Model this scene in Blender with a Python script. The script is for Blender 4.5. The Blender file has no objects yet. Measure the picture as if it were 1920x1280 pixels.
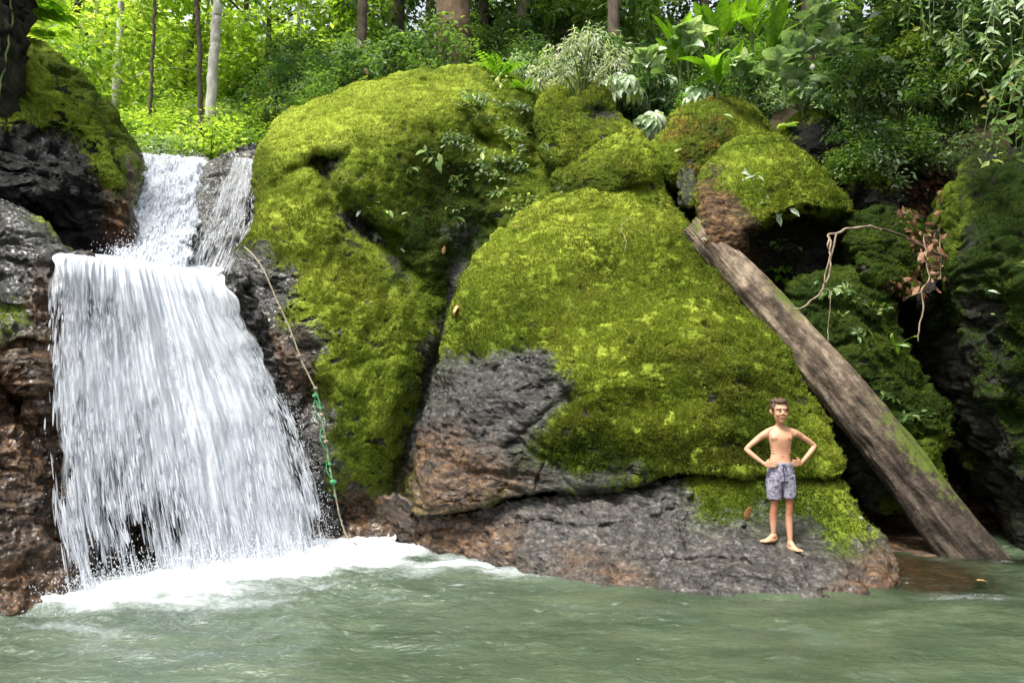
import bpy, math, random
import numpy as np
from mathutils import Vector, Matrix
random.seed(7)
RS = np.random.RandomState(11)
SC = bpy.context.scene
COL = SC.collection
R = math.radians

# ------------------------------------------------------------------ camera, sky, sun, exposure
CAMZ, PITCH, FPX = 1.5, R(5.8), 1387.0
cam = bpy.data.cameras.new('camera'); cam.lens = 26.0; cam.sensor_width = 36.0; cam.clip_end = 500
cam_o = bpy.data.objects.new('camera', cam); COL.objects.link(cam_o)
cam_o.location = (0, 0, CAMZ); cam_o.rotation_euler = (math.pi/2 + PITCH, 0, 0)
SC.camera = cam_o
SUN_EL, SUN_AZ = R(63), R(222)      # azimuth measured clockwise from +Y : light from high on the left
w = bpy.data.worlds.new('World'); SC.world = w; w.use_nodes = True
nt = w.node_tree; nt.nodes.clear()
o_ = nt.nodes.new('ShaderNodeOutputWorld'); b_ = nt.nodes.new('ShaderNodeBackground')
s_ = nt.nodes.new('ShaderNodeTexSky'); s_.sky_type = 'NISHITA'; s_.sun_disc = False
s_.sun_elevation = SUN_EL; s_.sun_rotation = SUN_AZ; s_.air_density = 1.0; s_.dust_density = 3.0
h_ = nt.nodes.new('ShaderNodeHueSaturation'); h_.inputs['Saturation'].default_value = 0.30
nt.links.new(s_.outputs[0], h_.inputs['Color']); nt.links.new(h_.outputs[0], b_.inputs[0])
b_.inputs[1].default_value = 0.15; nt.links.new(b_.outputs[0], o_.inputs[0])
sl = bpy.data.lights.new('sun', 'SUN'); sl.energy = 2.4; sl.angle = R(14); sl.color = (1.0, 0.96, 0.88)
so = bpy.data.objects.new('sun', sl); COL.objects.link(so)
sd = Vector((math.sin(SUN_AZ)*math.cos(SUN_EL), math.cos(SUN_AZ)*math.cos(SUN_EL), math.sin(SUN_EL)))
so.rotation_euler = sd.to_track_quat('Z', 'Y').to_euler(); so.location = sd*60
vs = SC.view_settings; vs.view_transform = 'Standard'; vs.look = 'None'; vs.gamma = 1; vs.exposure = 1.45
SC.render.engine = 'CYCLES'
SC.cycles.use_denoising = True
SC.cycles.max_bounces = 8; SC.cycles.transparent_max_bounces = 24
SC.cycles.sample_clamp_indirect = 6

# ------------------------------------------------------------------ helpers
def P(px, py, Y):
    """a point seen at photo pixel (px,py) standing Y metres in front of the camera"""
    px = np.asarray(px, float); py = np.asarray(py, float); Y = np.asarray(Y, float)
    zc = -(py-640)/FPX; xc = (px-960)/FPX
    c, s = math.cos(PITCH), math.sin(PITCH)
    t = Y/(c - zc*s)
    return np.stack([xc*t, Y + 0*xc, CAMZ + t*(s + zc*c)], -1)
def V(px, py, Y): return Vector(P(px, py, Y))

_perm = np.concatenate([RS.permutation(256)]*3)
_g = RS.normal(size=(256, 3)); _g /= np.linalg.norm(_g, axis=1)[:, None]
def noise(p):
    p = np.asarray(p, float); i = np.floor(p).astype(int); f = p - i; i &= 255
    u = f*f*f*(f*(f*6-15)+10); out = 0
    for a in (0, 1):
        for b in (0, 1):
            for c in (0, 1):
                h = _perm[_perm[_perm[i[:, 0]+a]+i[:, 1]+b]+i[:, 2]+c]
                d = (_g[h]*(f-np.array([a, b, c]))).sum(1)
                out = out + d*(u[:, 0] if a else 1-u[:, 0])*(u[:, 1] if b else 1-u[:, 1])*(u[:, 2] if c else 1-u[:, 2])
    return out*1.5
def fbm(p, o=4, g=.5):
    r = 0; a = 1.0
    p = np.asarray(p, float)
    for k in range(o): r = r + a*noise(p*(2.03**k)+k*17.3); a *= g
    return r
def ridged(p, o=4):
    r = 0; a = 1.0
    p = np.asarray(p, float)
    for k in range(o): r = r + a*(1-2*np.abs(noise(p*(2.1**k)+k*9.7))); a *= .5
    return r
def sstep(x): x = np.clip(x, 0, 1); return x*x*(3-2*x)

def mesh(name, v, f, mat=None, parent=None, smooth=True, attrs=None, loc=None, link=True):
    """one mesh object from numpy arrays; its origin is moved to loc"""
    v = np.asarray(v, float)
    if loc is not None: v = v - np.asarray(loc)
    me = bpy.data.meshes.new(name)
    if isinstance(f, np.ndarray):
        k = f.shape[1]; me.vertices.add(len(v)); me.vertices.foreach_set('co', v.astype(np.float32).ravel())
        me.loops.add(f.size); me.loops.foreach_set('vertex_index', f.astype(np.int32).ravel())
        me.polygons.add(len(f)); me.polygons.foreach_set('loop_start', np.arange(0, f.size, k, dtype=np.int32))
        me.update(calc_edges=True)
    else:
        me.from_pydata([tuple(x) for x in v], [], f)
    me.validate()
    if smooth: me.polygons.foreach_set('use_smooth', [True]*len(me.polygons))
    for an, av in (attrs or {}).items():
        a = me.attributes.new(an, 'FLOAT', 'POINT'); a.data.foreach_set('value', np.asarray(av, np.float32))
    if mat:
        for m in (mat if isinstance(mat, (list, tuple)) else [mat]): me.materials.append(m)
    o = bpy.data.objects.new(name, me)
    if link: COL.objects.link(o)
    if loc is not None: o.location = tuple(loc)
    if parent: o.parent = parent
    return o
def tag(o, label=None, cat=None, group=None, kind=None):
    if label: o['label'] = label
    if cat: o['category'] = cat
    if group: o['group'] = group
    if kind: o['kind'] = kind
    return o
def empty(name, loc, rz=0):
    o = bpy.data.objects.new(name, None); COL.objects.link(o); o.location = tuple(loc); o.rotation_euler[2] = rz
    o.empty_display_size = .1
    return o
def copy_tree(o, parent=None):
    c = o.copy(); COL.objects.link(c)
    if parent: c.parent = parent
    for ch in [x for x in o.children]: copy_tree(ch, c)
    return c

def normals(v, f):
    a = v[f[:, 0]]; b = v[f[:, 1]]; c = v[f[:, 2]]; d = v[f[:, -1]]
    n = np.cross(c-a, d-b) if f.shape[1] == 4 else np.cross(b-a, c-a)
    out = np.zeros_like(v)
    for k in range(f.shape[1]):
        for j in range(3): out[:, j] += np.bincount(f[:, k], n[:, j], len(v))
    return out/(np.linalg.norm(out, axis=1)[:, None]+1e-9)

def catmull(pts, n, closed=True):
    pts = np.asarray(pts, float); m = len(pts)
    if closed: idx = lambda i: i % m
    else: idx = lambda i: np.clip(i, 0, m-1)
    segs = m if closed else m-1
    L = np.array([np.linalg.norm(pts[idx(i+1), :2]-pts[i, :2])+1e-6 for i in range(segs)])
    cum = np.concatenate([[0], np.cumsum(L)])
    t = np.linspace(0, cum[-1], n, endpoint=not closed)
    k = np.clip(np.searchsorted(cum, t, 'right')-1, 0, segs-1); f = ((t-cum[k])/L[k])[:, None]
    p0, p1, p2, p3 = pts[idx(k-1)], pts[idx(k)], pts[idx(k+1)], pts[idx(k+2)]
    return .5*(2*p1+(p2-p0)*f+(2*p0-5*p1+4*p2-p3)*f*f+(3*p1-p0-3*p2+p3)*f**3)

def seg_dist(px, py, poly, closed=False):
    """distance to a polyline, and the position along it 0..1"""
    poly = np.asarray(poly, float); q = np.stack([px, py], 1); best = np.full(len(q), 1e9); par = np.zeros(len(q))
    m = len(poly); n = m if closed else m-1
    for i in range(n):
        a = poly[i, :2]; b = poly[(i+1) % m, :2]; ab = b-a
        t = np.clip(((q-a)@ab)/(ab@ab+1e-9), 0, 1); d = np.linalg.norm(q-(a+t[:, None]*ab), axis=1)
        k = d < best; best = np.where(k, d, best); par = np.where(k, (i+t)/n, par)
    return best, par
def inside(px, py, poly):
    poly = np.asarray(poly, float); c = np.zeros(len(px), bool); j = len(poly)-1
    for i in range(len(poly)):
        xi, yi = poly[i, :2]; xj, yj = poly[j, :2]
        if yi != yj: c ^= ((yi > py) != (yj > py)) & (px < (xj-xi)*(py-yi)/(yj-yi)+xi)
        j = i
    return c
def pmask(px, py, poly, soft=25, jit=0):
    d, _ = seg_dist(px, py, poly, True)
    s = np.where(inside(px, py, poly), d, -d)
    return sstep((s+jit)/soft*.5+.5)
def tps(pts):
    pts = np.asarray(pts, float); X = pts[:, :2]/500.; n = len(X)
    if n < 3:
        return lambda px, py: np.full(np.shape(px), pts[:, 2].mean())
    def U(r2): return .5*r2*np.log(r2+1e-9)
    K = U(((X[:, None]-X[None])**2).sum(-1)) + np.eye(n)*.01
    Q = np.concatenate([np.ones((n, 1)), X], 1)
    A = np.block([[K, Q], [Q.T, np.zeros((3, 3))]])
    wv = np.linalg.solve(A, np.concatenate([pts[:, 2], [0, 0, 0]]))
    def f(px, py):
        q = np.stack([px, py], 1)/500.
        out = wv[n]+q@wv[n+1:]
        for i in range(n): out = out + wv[i]*U(((q-X[i])**2).sum(1))
        return out
    return f

# ------------------------------------------------------------------ node helper
def new_mat(name):
    m = bpy.data.materials.new(name); m.use_nodes = True; m.node_tree.nodes.clear(); return m
class NT:
    def __init__(s, m): s.t = m.node_tree
    def n(s, typ, _out=0, **kw):
        nd = s.t.nodes.new('ShaderNode'+typ)
        for k, v in kw.items():
            k2 = k.replace('_', ' ')
            tgt = None
            if k.startswith('i') and k[1:].isdigit(): tgt = nd.inputs[int(k[1:])]
            elif k2 in nd.inputs: tgt = nd.inputs[k2]
            if tgt is not None:
                if isinstance(v, bpy.types.NodeSocket): s.t.links.new(v, tgt)
                else:
                    try: tgt.default_value = v
                    except Exception: tgt.default_value = (*v, 1)
            else: setattr(nd, k, v)
        return nd
    def attr(s, name): return s.n('Attribute', attribute_name=name).outputs['Fac']
    def pos(s): return s.n('TexCoord').outputs['Object']
    def map(s, vec, scale=(1, 1, 1), rot=(0, 0, 0)):
        return s.n('Mapping', Vector=vec, Scale=scale, Rotation=rot).outputs[0]
    def noise(s, vec, scale, detail=4, rough=.55, dist=0.0):
        return s.n('TexNoise', Vector=vec, Scale=scale, Detail=detail, Roughness=rough, Distortion=dist).outputs[0]
    def ramp(s, fac, stops, interp='LINEAR'):
        r = s.n('ValToRGB'); r.color_ramp.interpolation = interp; el = r.color_ramp.elements
        while len(el) < len(stops): el.new(.5)
        for e, (p, c) in zip(el, stops):
            e.position = p; e.color = (c, c, c, 1) if isinstance(c, (int, float)) else (*c, 1)
        s.t.links.new(fac, r.inputs[0]); return r.outputs[0]
    def mix(s, f, a, b, mode='MIX'):
        m = s.t.nodes.new('ShaderNodeMix'); m.data_type = 'RGBA'; m.blend_type = mode
        for sk, v in ((m.inputs[0], f), (m.inputs[6], a), (m.inputs[7], b)):
            if isinstance(v, bpy.types.NodeSocket): s.t.links.new(v, sk)
            elif sk.type == 'VALUE': sk.default_value = v
            else: sk.default_value = (v, v, v, 1) if isinstance(v, (int, float)) else (*v, 1)
        return m.outputs[2]
    def math(s, op, a, b=0.0, clamp=False):
        m = s.n('Math', operation=op, use_clamp=clamp)
        for sk, v in ((m.inputs[0], a), (m.inputs[1], b)):
            if isinstance(v, bpy.types.NodeSocket): s.t.links.new(v, sk)
            else: sk.default_value = v
        return m.outputs[0]
    def bump(s, h, strength=.5, dist=.02, normal=None):
        b = s.n('Bump', Height=h, Strength=strength, Distance=dist)
        if normal: s.t.links.new(normal, b.inputs['Normal'])
        return b.outputs[0]
    def out(s, sh): o = s.n('OutputMaterial'); s.t.links.new(sh, o.inputs[0])
    def bsdf(s, col, rough=.6, normal=None, spec=.5, **kw):
        b = s.t.nodes.new('ShaderNodeBsdfPrincipled')
        def st(k, v):
            if isinstance(v, bpy.types.NodeSocket): s.t.links.new(v, b.inputs[k])
            else: b.inputs[k].default_value = v if isinstance(v, (int, float)) else (tuple(v) if len(v) == 4 or 'Radius' in k else (*v, 1))
        st('Base Color', col); st('Roughness', rough); st('Specular IOR Level', spec)
        if normal: st('Normal', normal)
        for k, v in kw.items(): st(k.replace('_', ' '), v)
        return b.outputs[0]

def rock_material(name, tint=(1, 1, 1), moss_dark=(.018, .034, .006), moss_mid=(.105, .145, .013), moss_light=(.28, .34, .04)):
    m = new_mat(name); t = NT(m); p = t.pos()
    # bare rock, fine diagonal strata and speckle
    st = t.map(p, (2.2, 2.2, 9), (0.25, 0.35, 0))
    a = t.noise(st, 3.0, 6, .62, .3); b = t.noise(p, 38, 4, .6); c = t.noise(p, 1.6, 4, .55)
    rock = t.ramp(a, [(.30, (.008, .007, .006)), (.46, (.034, .030, .026)), (.60, (.078, .070, .060)), (.78, (.17, .152, .130))])
    spk = t.noise(p, 17, 10, .78, .4)
    rock = t.mix(1.0, rock, t.n('CombineColor', Red=t.attr('tone'), Green=t.attr('tone'), Blue=t.attr('tone')).outputs[0], 'MULTIPLY')  # tone also paints overhang and canopy shade into the rock colour
    brown = t.ramp(t.noise(st, 2.2, 5, .6), [(.3, (.012, .006, .003)), (.48, (.075, .036, .014)), (.64, (.17, .095, .042)), (.82, (.30, .21, .13))])
    bf = t.math('MULTIPLY', t.attr('brown'), t.ramp(c, [(.35, .45), (.6, 1.0)]), True)
    rock = t.mix(bf, rock, brown)
    rock = t.mix(1.0, rock, t.ramp(spk, [(.38, .20), (.47, .75), (.53, 1.15), (.62, 1.9), (.70, 2.8)]), 'MULTIPLY')
    # moss: large patches, lit and shaded zones painted into the colour, small tufts
    n1 = t.noise(p, 1.1, 5, .6); n2 = t.noise(p, 9, 5, .65); n3 = t.noise(p, 55, 3, .7)
    f = t.math('ADD', t.math('MULTIPLY', n1, .78), t.math('MULTIPLY', n2, .24))
    f = t.math('ADD', f, t.math('MULTIPLY', n3, .55))
    f = t.math('ADD', f, t.math('MULTIPLY', t.math('SUBTRACT', t.attr('moss_lightness'), .5), .62))
    moss = t.ramp(f, [(.56, moss_dark), (.80, moss_mid), (1.0, moss_light)])
    dry = t.ramp(t.noise(p, 2.7, 4, .6), [(.52, 0.0), (.72, .55)])
    moss = t.mix(t.math('MULTIPLY', dry, t.attr('dry')), moss, (.16, .105, .022))
    mk = t.math('ADD', t.attr('moss'), t.math('MULTIPLY', t.math('SUBTRACT', t.noise(p, 16, 8, .75), .5), 1.7))
    film = t.ramp(t.attr('moss'), [(.03, 0.0), (.5, .75)]); rock = t.mix(film, rock, t.mix(1.0, rock, (.75, 1.15, .30), 'MULTIPLY'))
    mf = t.ramp(mk, [(.42, 0.0), (.58, 1.0)])
    col = t.mix(mf, rock, moss)
    wet = t.attr('wet')
    rr = t.math('SUBTRACT', .66, t.math('MULTIPLY', wet, .48))
    rr = t.math('ADD', rr, t.math('MULTIPLY', t.math('SUBTRACT', n2, .5), .25), True)
    rough = t.mix(mf, rr, .95)
    hb = t.math('ADD', t.math('MULTIPLY', a, .5), t.math('MULTIPLY', spk, .9))
    hm = t.math('ADD', t.math('MULTIPLY', n3, .5), t.math('MULTIPLY', t.noise(p, 24, 4, .7), .9))
    h = t.mix(mf, hb, hm)
    nrm = t.bump(h, .75, .04)
    sp = t.mix(mf, t.math('ADD', .10, t.math('MULTIPLY', t.attr('tone'), .42)), .08)
    coat = t.mix(mf, t.math('MULTIPLY', t.math('MULTIPLY', wet, wet), .38, True), 0.0)
    t.out(t.bsdf(col, rough, nrm, sp, Coat_Weight=coat, Coat_Roughness=.24))
    return m

def veil(name): pass
# ------------------------------------------------------------------ boulders
M_ROCK = rock_material('mossy_rock')
def tuft_material():
    m = new_mat('moss_tuft'); t = NT(m); r = t.attr('rnd')
    c = t.ramp(r, [(0, (.018, .034, .005)), (.42, (.105, .148, .014)), (1, (.35, .41, .05))])
    c = t.mix(t.attr('dry'), c, t.ramp(r, [(0, (.045, .026, .008)), (1, (.24, .16, .05))]))
    b = t.bsdf(c, .9, None, .05); tr = t.n('BsdfTranslucent', Color=c).outputs[0]
    mx = t.n('MixShader', Fac=.35); t.t.links.new(b, mx.inputs[1]); t.t.links.new(tr, mx.inputs[2]); t.out(mx.outputs[0]); return m
M_TUFT = tuft_material()

def rock(name, label, outline, depth, centre=None, w=120, k=.8, n=(500, 150), back=None, grooves=(), bumps=(), steps=(),
         moss=None, bare=(), brown=None, wet=0.0, wetpoly=None, moss_lightness=None, dry=0.0, amp=(.10, .05, .018), seed=0, tufts=0, cat='boulder', mossbias=0.0, group=None, strata=.0, mosslim=None, tone=1.0, crease=.16):
    """outline in photo pixels gives the silhouette; depth = [(px,py,Y)...] the relief of the front; a rounded back closes it"""
    ol = [(*q, w) if len(q) == 2 else q for q in outline]
    B = catmull(ol, n[0]); nb = n[0]
    c = np.array(centre if centre else B[:, :2].mean(0), float)
    wr = np.maximum(B[:, 2], 4); B = B[:, :2]
    D = tps(depth)
    nf = n[1]; ph = np.linspace(0, math.pi/2, nf+1)[1:]; s = np.sin(ph)
    PX = c[0]+(B[None, :, 0]-c[0])*s[:, None]; PY = c[1]+(B[None, :, 1]-c[1])*s[:, None]
    px = np.concatenate([[c[0]], PX.ravel()]); py = np.concatenate([[c[1]], PY.ravel()])
    rad = np.linalg.norm(B-c, axis=1)
    dist = np.concatenate([[rad.min()], ((1-s)[:, None]*rad[None]).ravel()]); wv = np.concatenate([[w], np.tile(wr, nf)])
    Y = D(px, py)
    e = 1-np.clip(dist/wv, 0, 1); Y = Y + k*wv*Y/FPX*(1-np.sqrt(np.clip(1-e*e, 0, 1)))
    q0 = P(px, py, Y)
    jx = 22*fbm(q0*1.3+seed*3.1, 4); jy = 22*fbm(q0*1.3+50+seed, 4)
    crev = np.zeros(len(px))
    for g in grooves:
        pl, gw, gd = g[0], g[1], g[2]
        d, par = seg_dist(px+jx*.5, py+jy*.5, catmull([(a, b) for a, b in pl], 24, False))
        gv = np.exp(-(d/gw)**2)*np.sin(np.clip(par*.9+.05, 0, 1)*math.pi)**.35
        Y = Y + gd*gv
    for b in bumps:   # (cx,cy,rx,ry,angle,dY)  positive = recess
        a = R(b[4]); dx = px-b[0]; dy = py-b[1]
        u = (dx*math.cos(a)+dy*math.sin(a))/b[2]; v2 = (-dx*math.sin(a)+dy*math.cos(a))/b[3]
        Y = Y + b[5]*np.exp(-(u*u+v2*v2))
    for sp, soft, gd in steps:   # a polygon set back by gd with a fairly crisp edge
        Y = Y + gd*pmask(px, py, sp, soft, jx*.6)
    front = P(px, py, Y)
    # back: from the rim straight away from the viewer, closing to a rounded back
    rim = front[-nb:]; cw = rim.mean(0)
    size = (rim[:, [0, 2]].max(0)-rim[:, [0, 2]].min(0)).min()
    Tb = back if back else size*.5
    nbk = 26; phb = np.linspace(0, math.pi/2, nbk+1)[1:]
    rings = []
    for a in phb:
        r = rim.copy(); r[:, [0, 2]] = cw[[0, 2]]+(rim[:, [0, 2]]-cw[[0, 2]])*(math.cos(a)**.8 if a < math.pi/2-1e-6 else 0.001)
        r[:, 1] = rim[:, 1]*(1-math.sin(a)**2)+(cw[1]+Tb)*math.sin(a)**2 + 0*r[:, 1]
        r[:, 1] = np.maximum(r[:, 1], rim[:, 1]*.3+r[:, 1]*.7)
        rings.append(r)
    v = np.concatenate([front]+rings)
    fi = []
    k0 = np.arange(nb); k1 = (k0+1) % nb
    tot = nf+nbk
    for i in range(tot-1):
        a = 1+i*nb; fi.append(np.stack([a+k0, a+nb+k0, a+nb+k1, a+k1], 1))
    f = np.concatenate(fi)
    cap = np.stack([np.zeros(nb, int), 1+k0, 1+k1, 1+k1], 1)
    nrm = normals(v, f); nrm[0] = nrm[1:nb].mean(0); nrm[0] /= np.linalg.norm(nrm[0])
    if nrm[1+nb*5, 1] > 0: nrm = -nrm
    # masks, in the surface's own coordinates
    N = len(v); pxa = np.concatenate([px, np.tile(B[:, 0], nbk)]); pya = np.concatenate([py, np.tile(B[:, 1], nbk)])
    jj = 26*fbm(v*1.7+seed, 5)
    up = nrm[:, 2]
    if moss is None: mo = np.full(N, 1.0)
    elif isinstance(moss, (int, float)): mo = np.full(N, float(moss))
    else:
        mo = np.zeros(N)
        for pl in moss: mo = np.maximum(mo, pmask(pxa, pya, pl, 70, jj*1.3))
    for pl in bare: mo = mo*(1-pmask(pxa, pya, pl, 70, jj*1.3))
    if mosslim is not None: mo = mo*sstep((up-mosslim)/.3+.5+.3*fbm(v*2.1+seed, 4))
    fold = ridged((v+.15*np.stack([fbm(v*1.6+seed+k_*5, 2) for k_ in range(3)], 1))*np.array([2.2, 2.2, 5.5])+np.stack([0*v[:, 0], 0*v[:, 0], v[:, 0]*2.0], 1)+seed, 3)
    pits = sstep((fbm(v*np.array([5, 5, 8.])+seed*2+40, 4)-.42)/.22)
    mo = mo*(1-.75*pits*(1-np.clip(up, 0, 1)*.6))
    mo = np.clip(mo*1.1-.12*np.abs(fbm(v*3.+seed+9, 3))+mossbias*mo, 0, 1)
    br = np.zeros(N)
    for pl in (brown or []): br = np.maximum(br, pmask(pxa, pya, pl, 50, jj))
    we = np.full(N, float(wet))
    for pl in (wetpoly or []): we = np.maximum(we, pmask(pxa, pya, pl, 40, jj))
    if seed == 4: we = np.minimum(we, .5)
    ag = np.full(N, .5)
    for a in (moss_lightness or []):
        aa = R(a[4]); dx = pxa-a[0]; dy = pya-a[1]
        u = (dx*math.cos(aa)+dy*math.sin(aa))/a[2]; v2 = (-dx*math.sin(aa)+dy*math.cos(aa))/a[3]
        ag = ag + a[5]*np.exp(-(u*u+v2*v2)**1.5)
    # relief
    big = fbm(v*.9+seed*1.7, 3); mid = fbm(v*3.2+seed, 4); 
    wv3 = v+.22*np.stack([fbm(v*1.3+seed+k_*7, 3) for k_ in range(3)], 1); wv3[:, 2] += .35*wv3[:, 0]
    cr = np.clip(ridged(wv3*np.array([1.1, 1.1, 2.4])+seed*3, 2)-.82, 0, 1)
    dis = amp[0]*big + amp[1]*mid - crease*cr + mo*.018*np.clip(fold, -.8, 1) - .03*pits
    bumpy = np.abs(fbm(v*9+seed, 3)); fine = fbm(v*26+seed, 3)
    st = v*np.array([3.0, 3.0, 9.0]); st[:, 2] += v[:, 0]*4.5+.8*fbm(v*2+seed, 3)
    rk = ridged(st*1.6+seed, 4)
    dis = dis + mo*(amp[2]*.75*bumpy+amp[2]*.55*fine) + (1-mo)*(rk*amp[2]*.5+ridged(v*7+seed, 4)*amp[2]*.5)
    if strata: dis = dis + strata*np.abs(((v[:, 2]*2.6+v[:, 0]*.5+.5*big) % 1)-.5)
    e2 = np.ones(N); 
    v = v + nrm*(dis*e2)[:, None]
    loc = v.mean(0); loc[2] = v[:, 2].min()
    fq = np.concatenate([f, cap]) if False else f
    o = mesh(name, v, fq, M_ROCK, attrs=dict(moss=mo, brown=br, wet=we, moss_lightness=np.clip(ag, 0, 1), dry=np.full(N, dry), tone=np.full(N, tone)), loc=loc)
    # close the pole
    tag(o, label, cat, group)
    if tufts:
        n2 = normals(v, f); 
        if n2[1+nb*5, 1] > 0: n2 = -n2
        ring_w = np.concatenate([[0], np.repeat(s*np.cos(ph), nb), np.zeros(nb*nbk)])+1e-6
        ring_w[-nb*nbk:][:nb*4] = .08
        pr = ring_w*sstep((mo-.28)/.5+.25*fbm(v*9, 2)*(mo < .8))*(.25+np.clip(n2[:, 2]+.5, 0, 1)); pr /= pr.sum()
        idx = RS.choice(N, tufts, p=pr)
        b = v[idx]+RS.normal(size=(tufts, 3))*.012; nn = n2[idx]
        # moss cushions come in clumps: keep by a small noise
        keep = fbm(b*7+3, 3) > -.34; b = b[keep]; nn = nn[keep]; idx = idx[keep]; T = len(b)
        tan = np.cross(nn, RS.normal(size=(T, 3))); tan /= np.linalg.norm(tan, axis=1)[:, None]
        hgt = RS.uniform(.006, .018, T)[:, None]; wd = RS.uniform(.003, .0065, T)[:, None]
        tip = b+nn*hgt+tan*0+np.array([0, 0, .25])*hgt+RS.normal(size=(T, 3))*hgt*.4
        vv = np.stack([b-tan*wd-nn*.004, b+tan*wd-nn*.004, tip], 1).reshape(-1, 3)
        ff = np.arange(3*T).reshape(-1, 3)
        rv = np.clip(.47+.36*fbm(b*.9+5, 4)+.06*fbm(b*np.array([4, 4, 8]), 3)+.16*fbm(b*22, 2)+(ag[idx]-.5)*.75+RS.normal(size=T)*.19, 0, 1)
        dr = np.clip(dry*np.clip(fbm(b*1.6+21, 4)*1.6+.15, 0, .75), 0, .85)
        mt = mesh('moss_tufts', vv-loc, ff, M_TUFT, parent=o, smooth=False, attrs=dict(rnd=np.repeat(rv, 3), dry=np.repeat(dr, 3)))
        tag(mt, kind='stuff')
    return o

A_depth = [(640, 900, 9.05), (700, 1010, 9.0), (480, 600, 9.35), (430, 900, 9.3), (640, 700, 9.2), (560, 450, 9.6), (700, 300, 10.4), (560, 260, 10.7), (880, 140, 11.9), (1000, 300, 11.2), (850, 420, 10.9), (780, 560, 10.1), (1200, 400, 11.0), (900, 700, 9.9), (1100, 700, 10.2)]
rock('mossy_boulder', 'largest boulder, tall and moss covered, rising from the pool directly right of the waterfall',
     [(478, 330, 60), (492, 262, 110), (545, 212, 150), (620, 178, 150), (690, 150, 150), (770, 133, 150), (840, 127, 140), (900, 120, 120), (955, 137, 120), (1015, 160, 120), (1090, 200, 120), (1240, 330, 90), (1290, 430, 90), (1250, 600, 90), (1100, 800, 90), (900, 950, 90), (800, 1010, 60), (700, 1060, 60), (600, 1080, 60), (500, 1060, 60), (430, 1000, 60), (395, 850, 60), (372, 700, 60), (378, 570, 60), (405, 512, 40), (452, 455, 40), (474, 400, 50)],
     A_depth, centre=(740, 580), n=(1100, 330), back=3.0,
     grooves=[([(600, 318), (630, 372), (690, 440), (750, 490), (800, 560)], 30, .62), ([(905, 430), (862, 490), (832, 600), (795, 720), (765, 850), (750, 980)], 30, .6),
              ([(480, 362), (530, 338), (585, 306), (650, 292)], 13, .16), ([(640, 690), (700, 672), (770, 662)], 6, .06), ([(560, 470), (520, 560), (600, 700), (640, 760)], 18, .07),
              ([(880, 210), (900, 260), (950, 290)], 14, .25), ([(800, 240), (840, 330), (900, 380)], 14, .15), ([(1060, 205), (1150, 215)], 12, .2), ([(640, 430), (600, 520)], 9, .05)],
     bumps=[(860, 360, 140, 110, 40, .40), (1015, 250, 22, 90, 8, .35), (600, 320, 45, 28, 10, .30), (700, 440, 60, 30, 45, .3), (590, 745, 38, 40, 0, .38), (670, 960, 60, 50, 40, .45), (730, 880, 40, 60, 0, .2), (1000, 250, 50, 60, 0, .15), (600, 560, 90, 60, 40, -.12), (640, 230, 140, 45, -15, -.12), (900, 265, 26, 22, 0, .25)],
     bare=[[(350, 480), (440, 430), (500, 452), (545, 520), (545, 590), (600, 640), (600, 700), (620, 760), (640, 840), (650, 900), (720, 925), (790, 900), (790, 1120), (350, 1120)],
           [(800, 600), (840, 560), (860, 640), (830, 760), (800, 890), (755, 900), (760, 760)], [(596, 300), (640, 300), (640, 325), (610, 330)], [(640, 400), (700, 430), (750, 490), (740, 510), (680, 460)], [(845, 440), (890, 420), (870, 500), (845, 540)]],
     brown=[[(400, 560), (540, 620), (620, 720), (560, 760), (420, 800)], [(690, 900), (780, 900), (780, 1050), (560, 1080), (560, 960)]], wet=.25, wetpoly=[[(350, 450), (540, 470), (640, 650), (660, 900), (800, 900), (800, 1100), (350, 1100)]],
     moss_lightness=[(640, 220, 220, 70, -12, .33), (620, 620, 110, 190, -20, .2), (560, 400, 90, 60, 0, .2), (850, 420, 110, 170, -20, -.45), (900, 250, 120, 60, 0, .05), (1000, 240, 80, 90, 0, -.25), (640, 800, 90, 80, 0, -.2)], dry=.35, tone=.65, seed=1, crease=.055, tufts=400000)  # moss over the recess darkened to paint in its shade

rock('mossy_boulder', 'rounded mossy knob crowning the largest boulder, below the white leaved shrub',
     [(1012, 178), (1040, 146), (1075, 134), (1108, 142), (1135, 168), (1156, 208), (1200, 260), (1170, 330), (1040, 320), (1005, 240)],
     [(1080, 200, 10.7), (1080, 140, 11.0), (1120, 290, 10.4), (1030, 260, 10.8)], w=70, n=(420, 110), bumps=[(1125, 215, 28, 16, 0, .3)], bare=[[(1100, 212), (1130, 200), (1152, 215), (1120, 228)]],
     moss_lightness=[(1080, 160, 60, 40, 0, .25), (1100, 260, 60, 40, 0, .1)], dry=.7, seed=2, crease=.05, tufts=26000, amp=(.06, .05, .018))
rock('mossy_boulder', 'mossy hump between the two big boulders, behind the peak of the front one',
     [(1030, 330), (1060, 270), (1110, 240), (1165, 222), (1205, 258), (1230, 300), (1242, 345), (1270, 395), (1290, 440), (1240, 470), (1100, 420), (1040, 380)],
     [(1150, 300, 10.1), (1180, 235, 10.4), (1060, 330, 10.5), (1250, 400, 10.0), (1100, 400, 10.1)], w=80, n=(480, 130), grooves=[([(1150, 370), (1200, 350), (1235, 350)], 9, .15)],
     moss_lightness=[(1170, 260, 70, 50, 30, .25), (1080, 370, 60, 40, 0, -.35)], dry=.7, seed=3, crease=.05, tufts=30000, amp=(.07, .05, .018))

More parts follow.
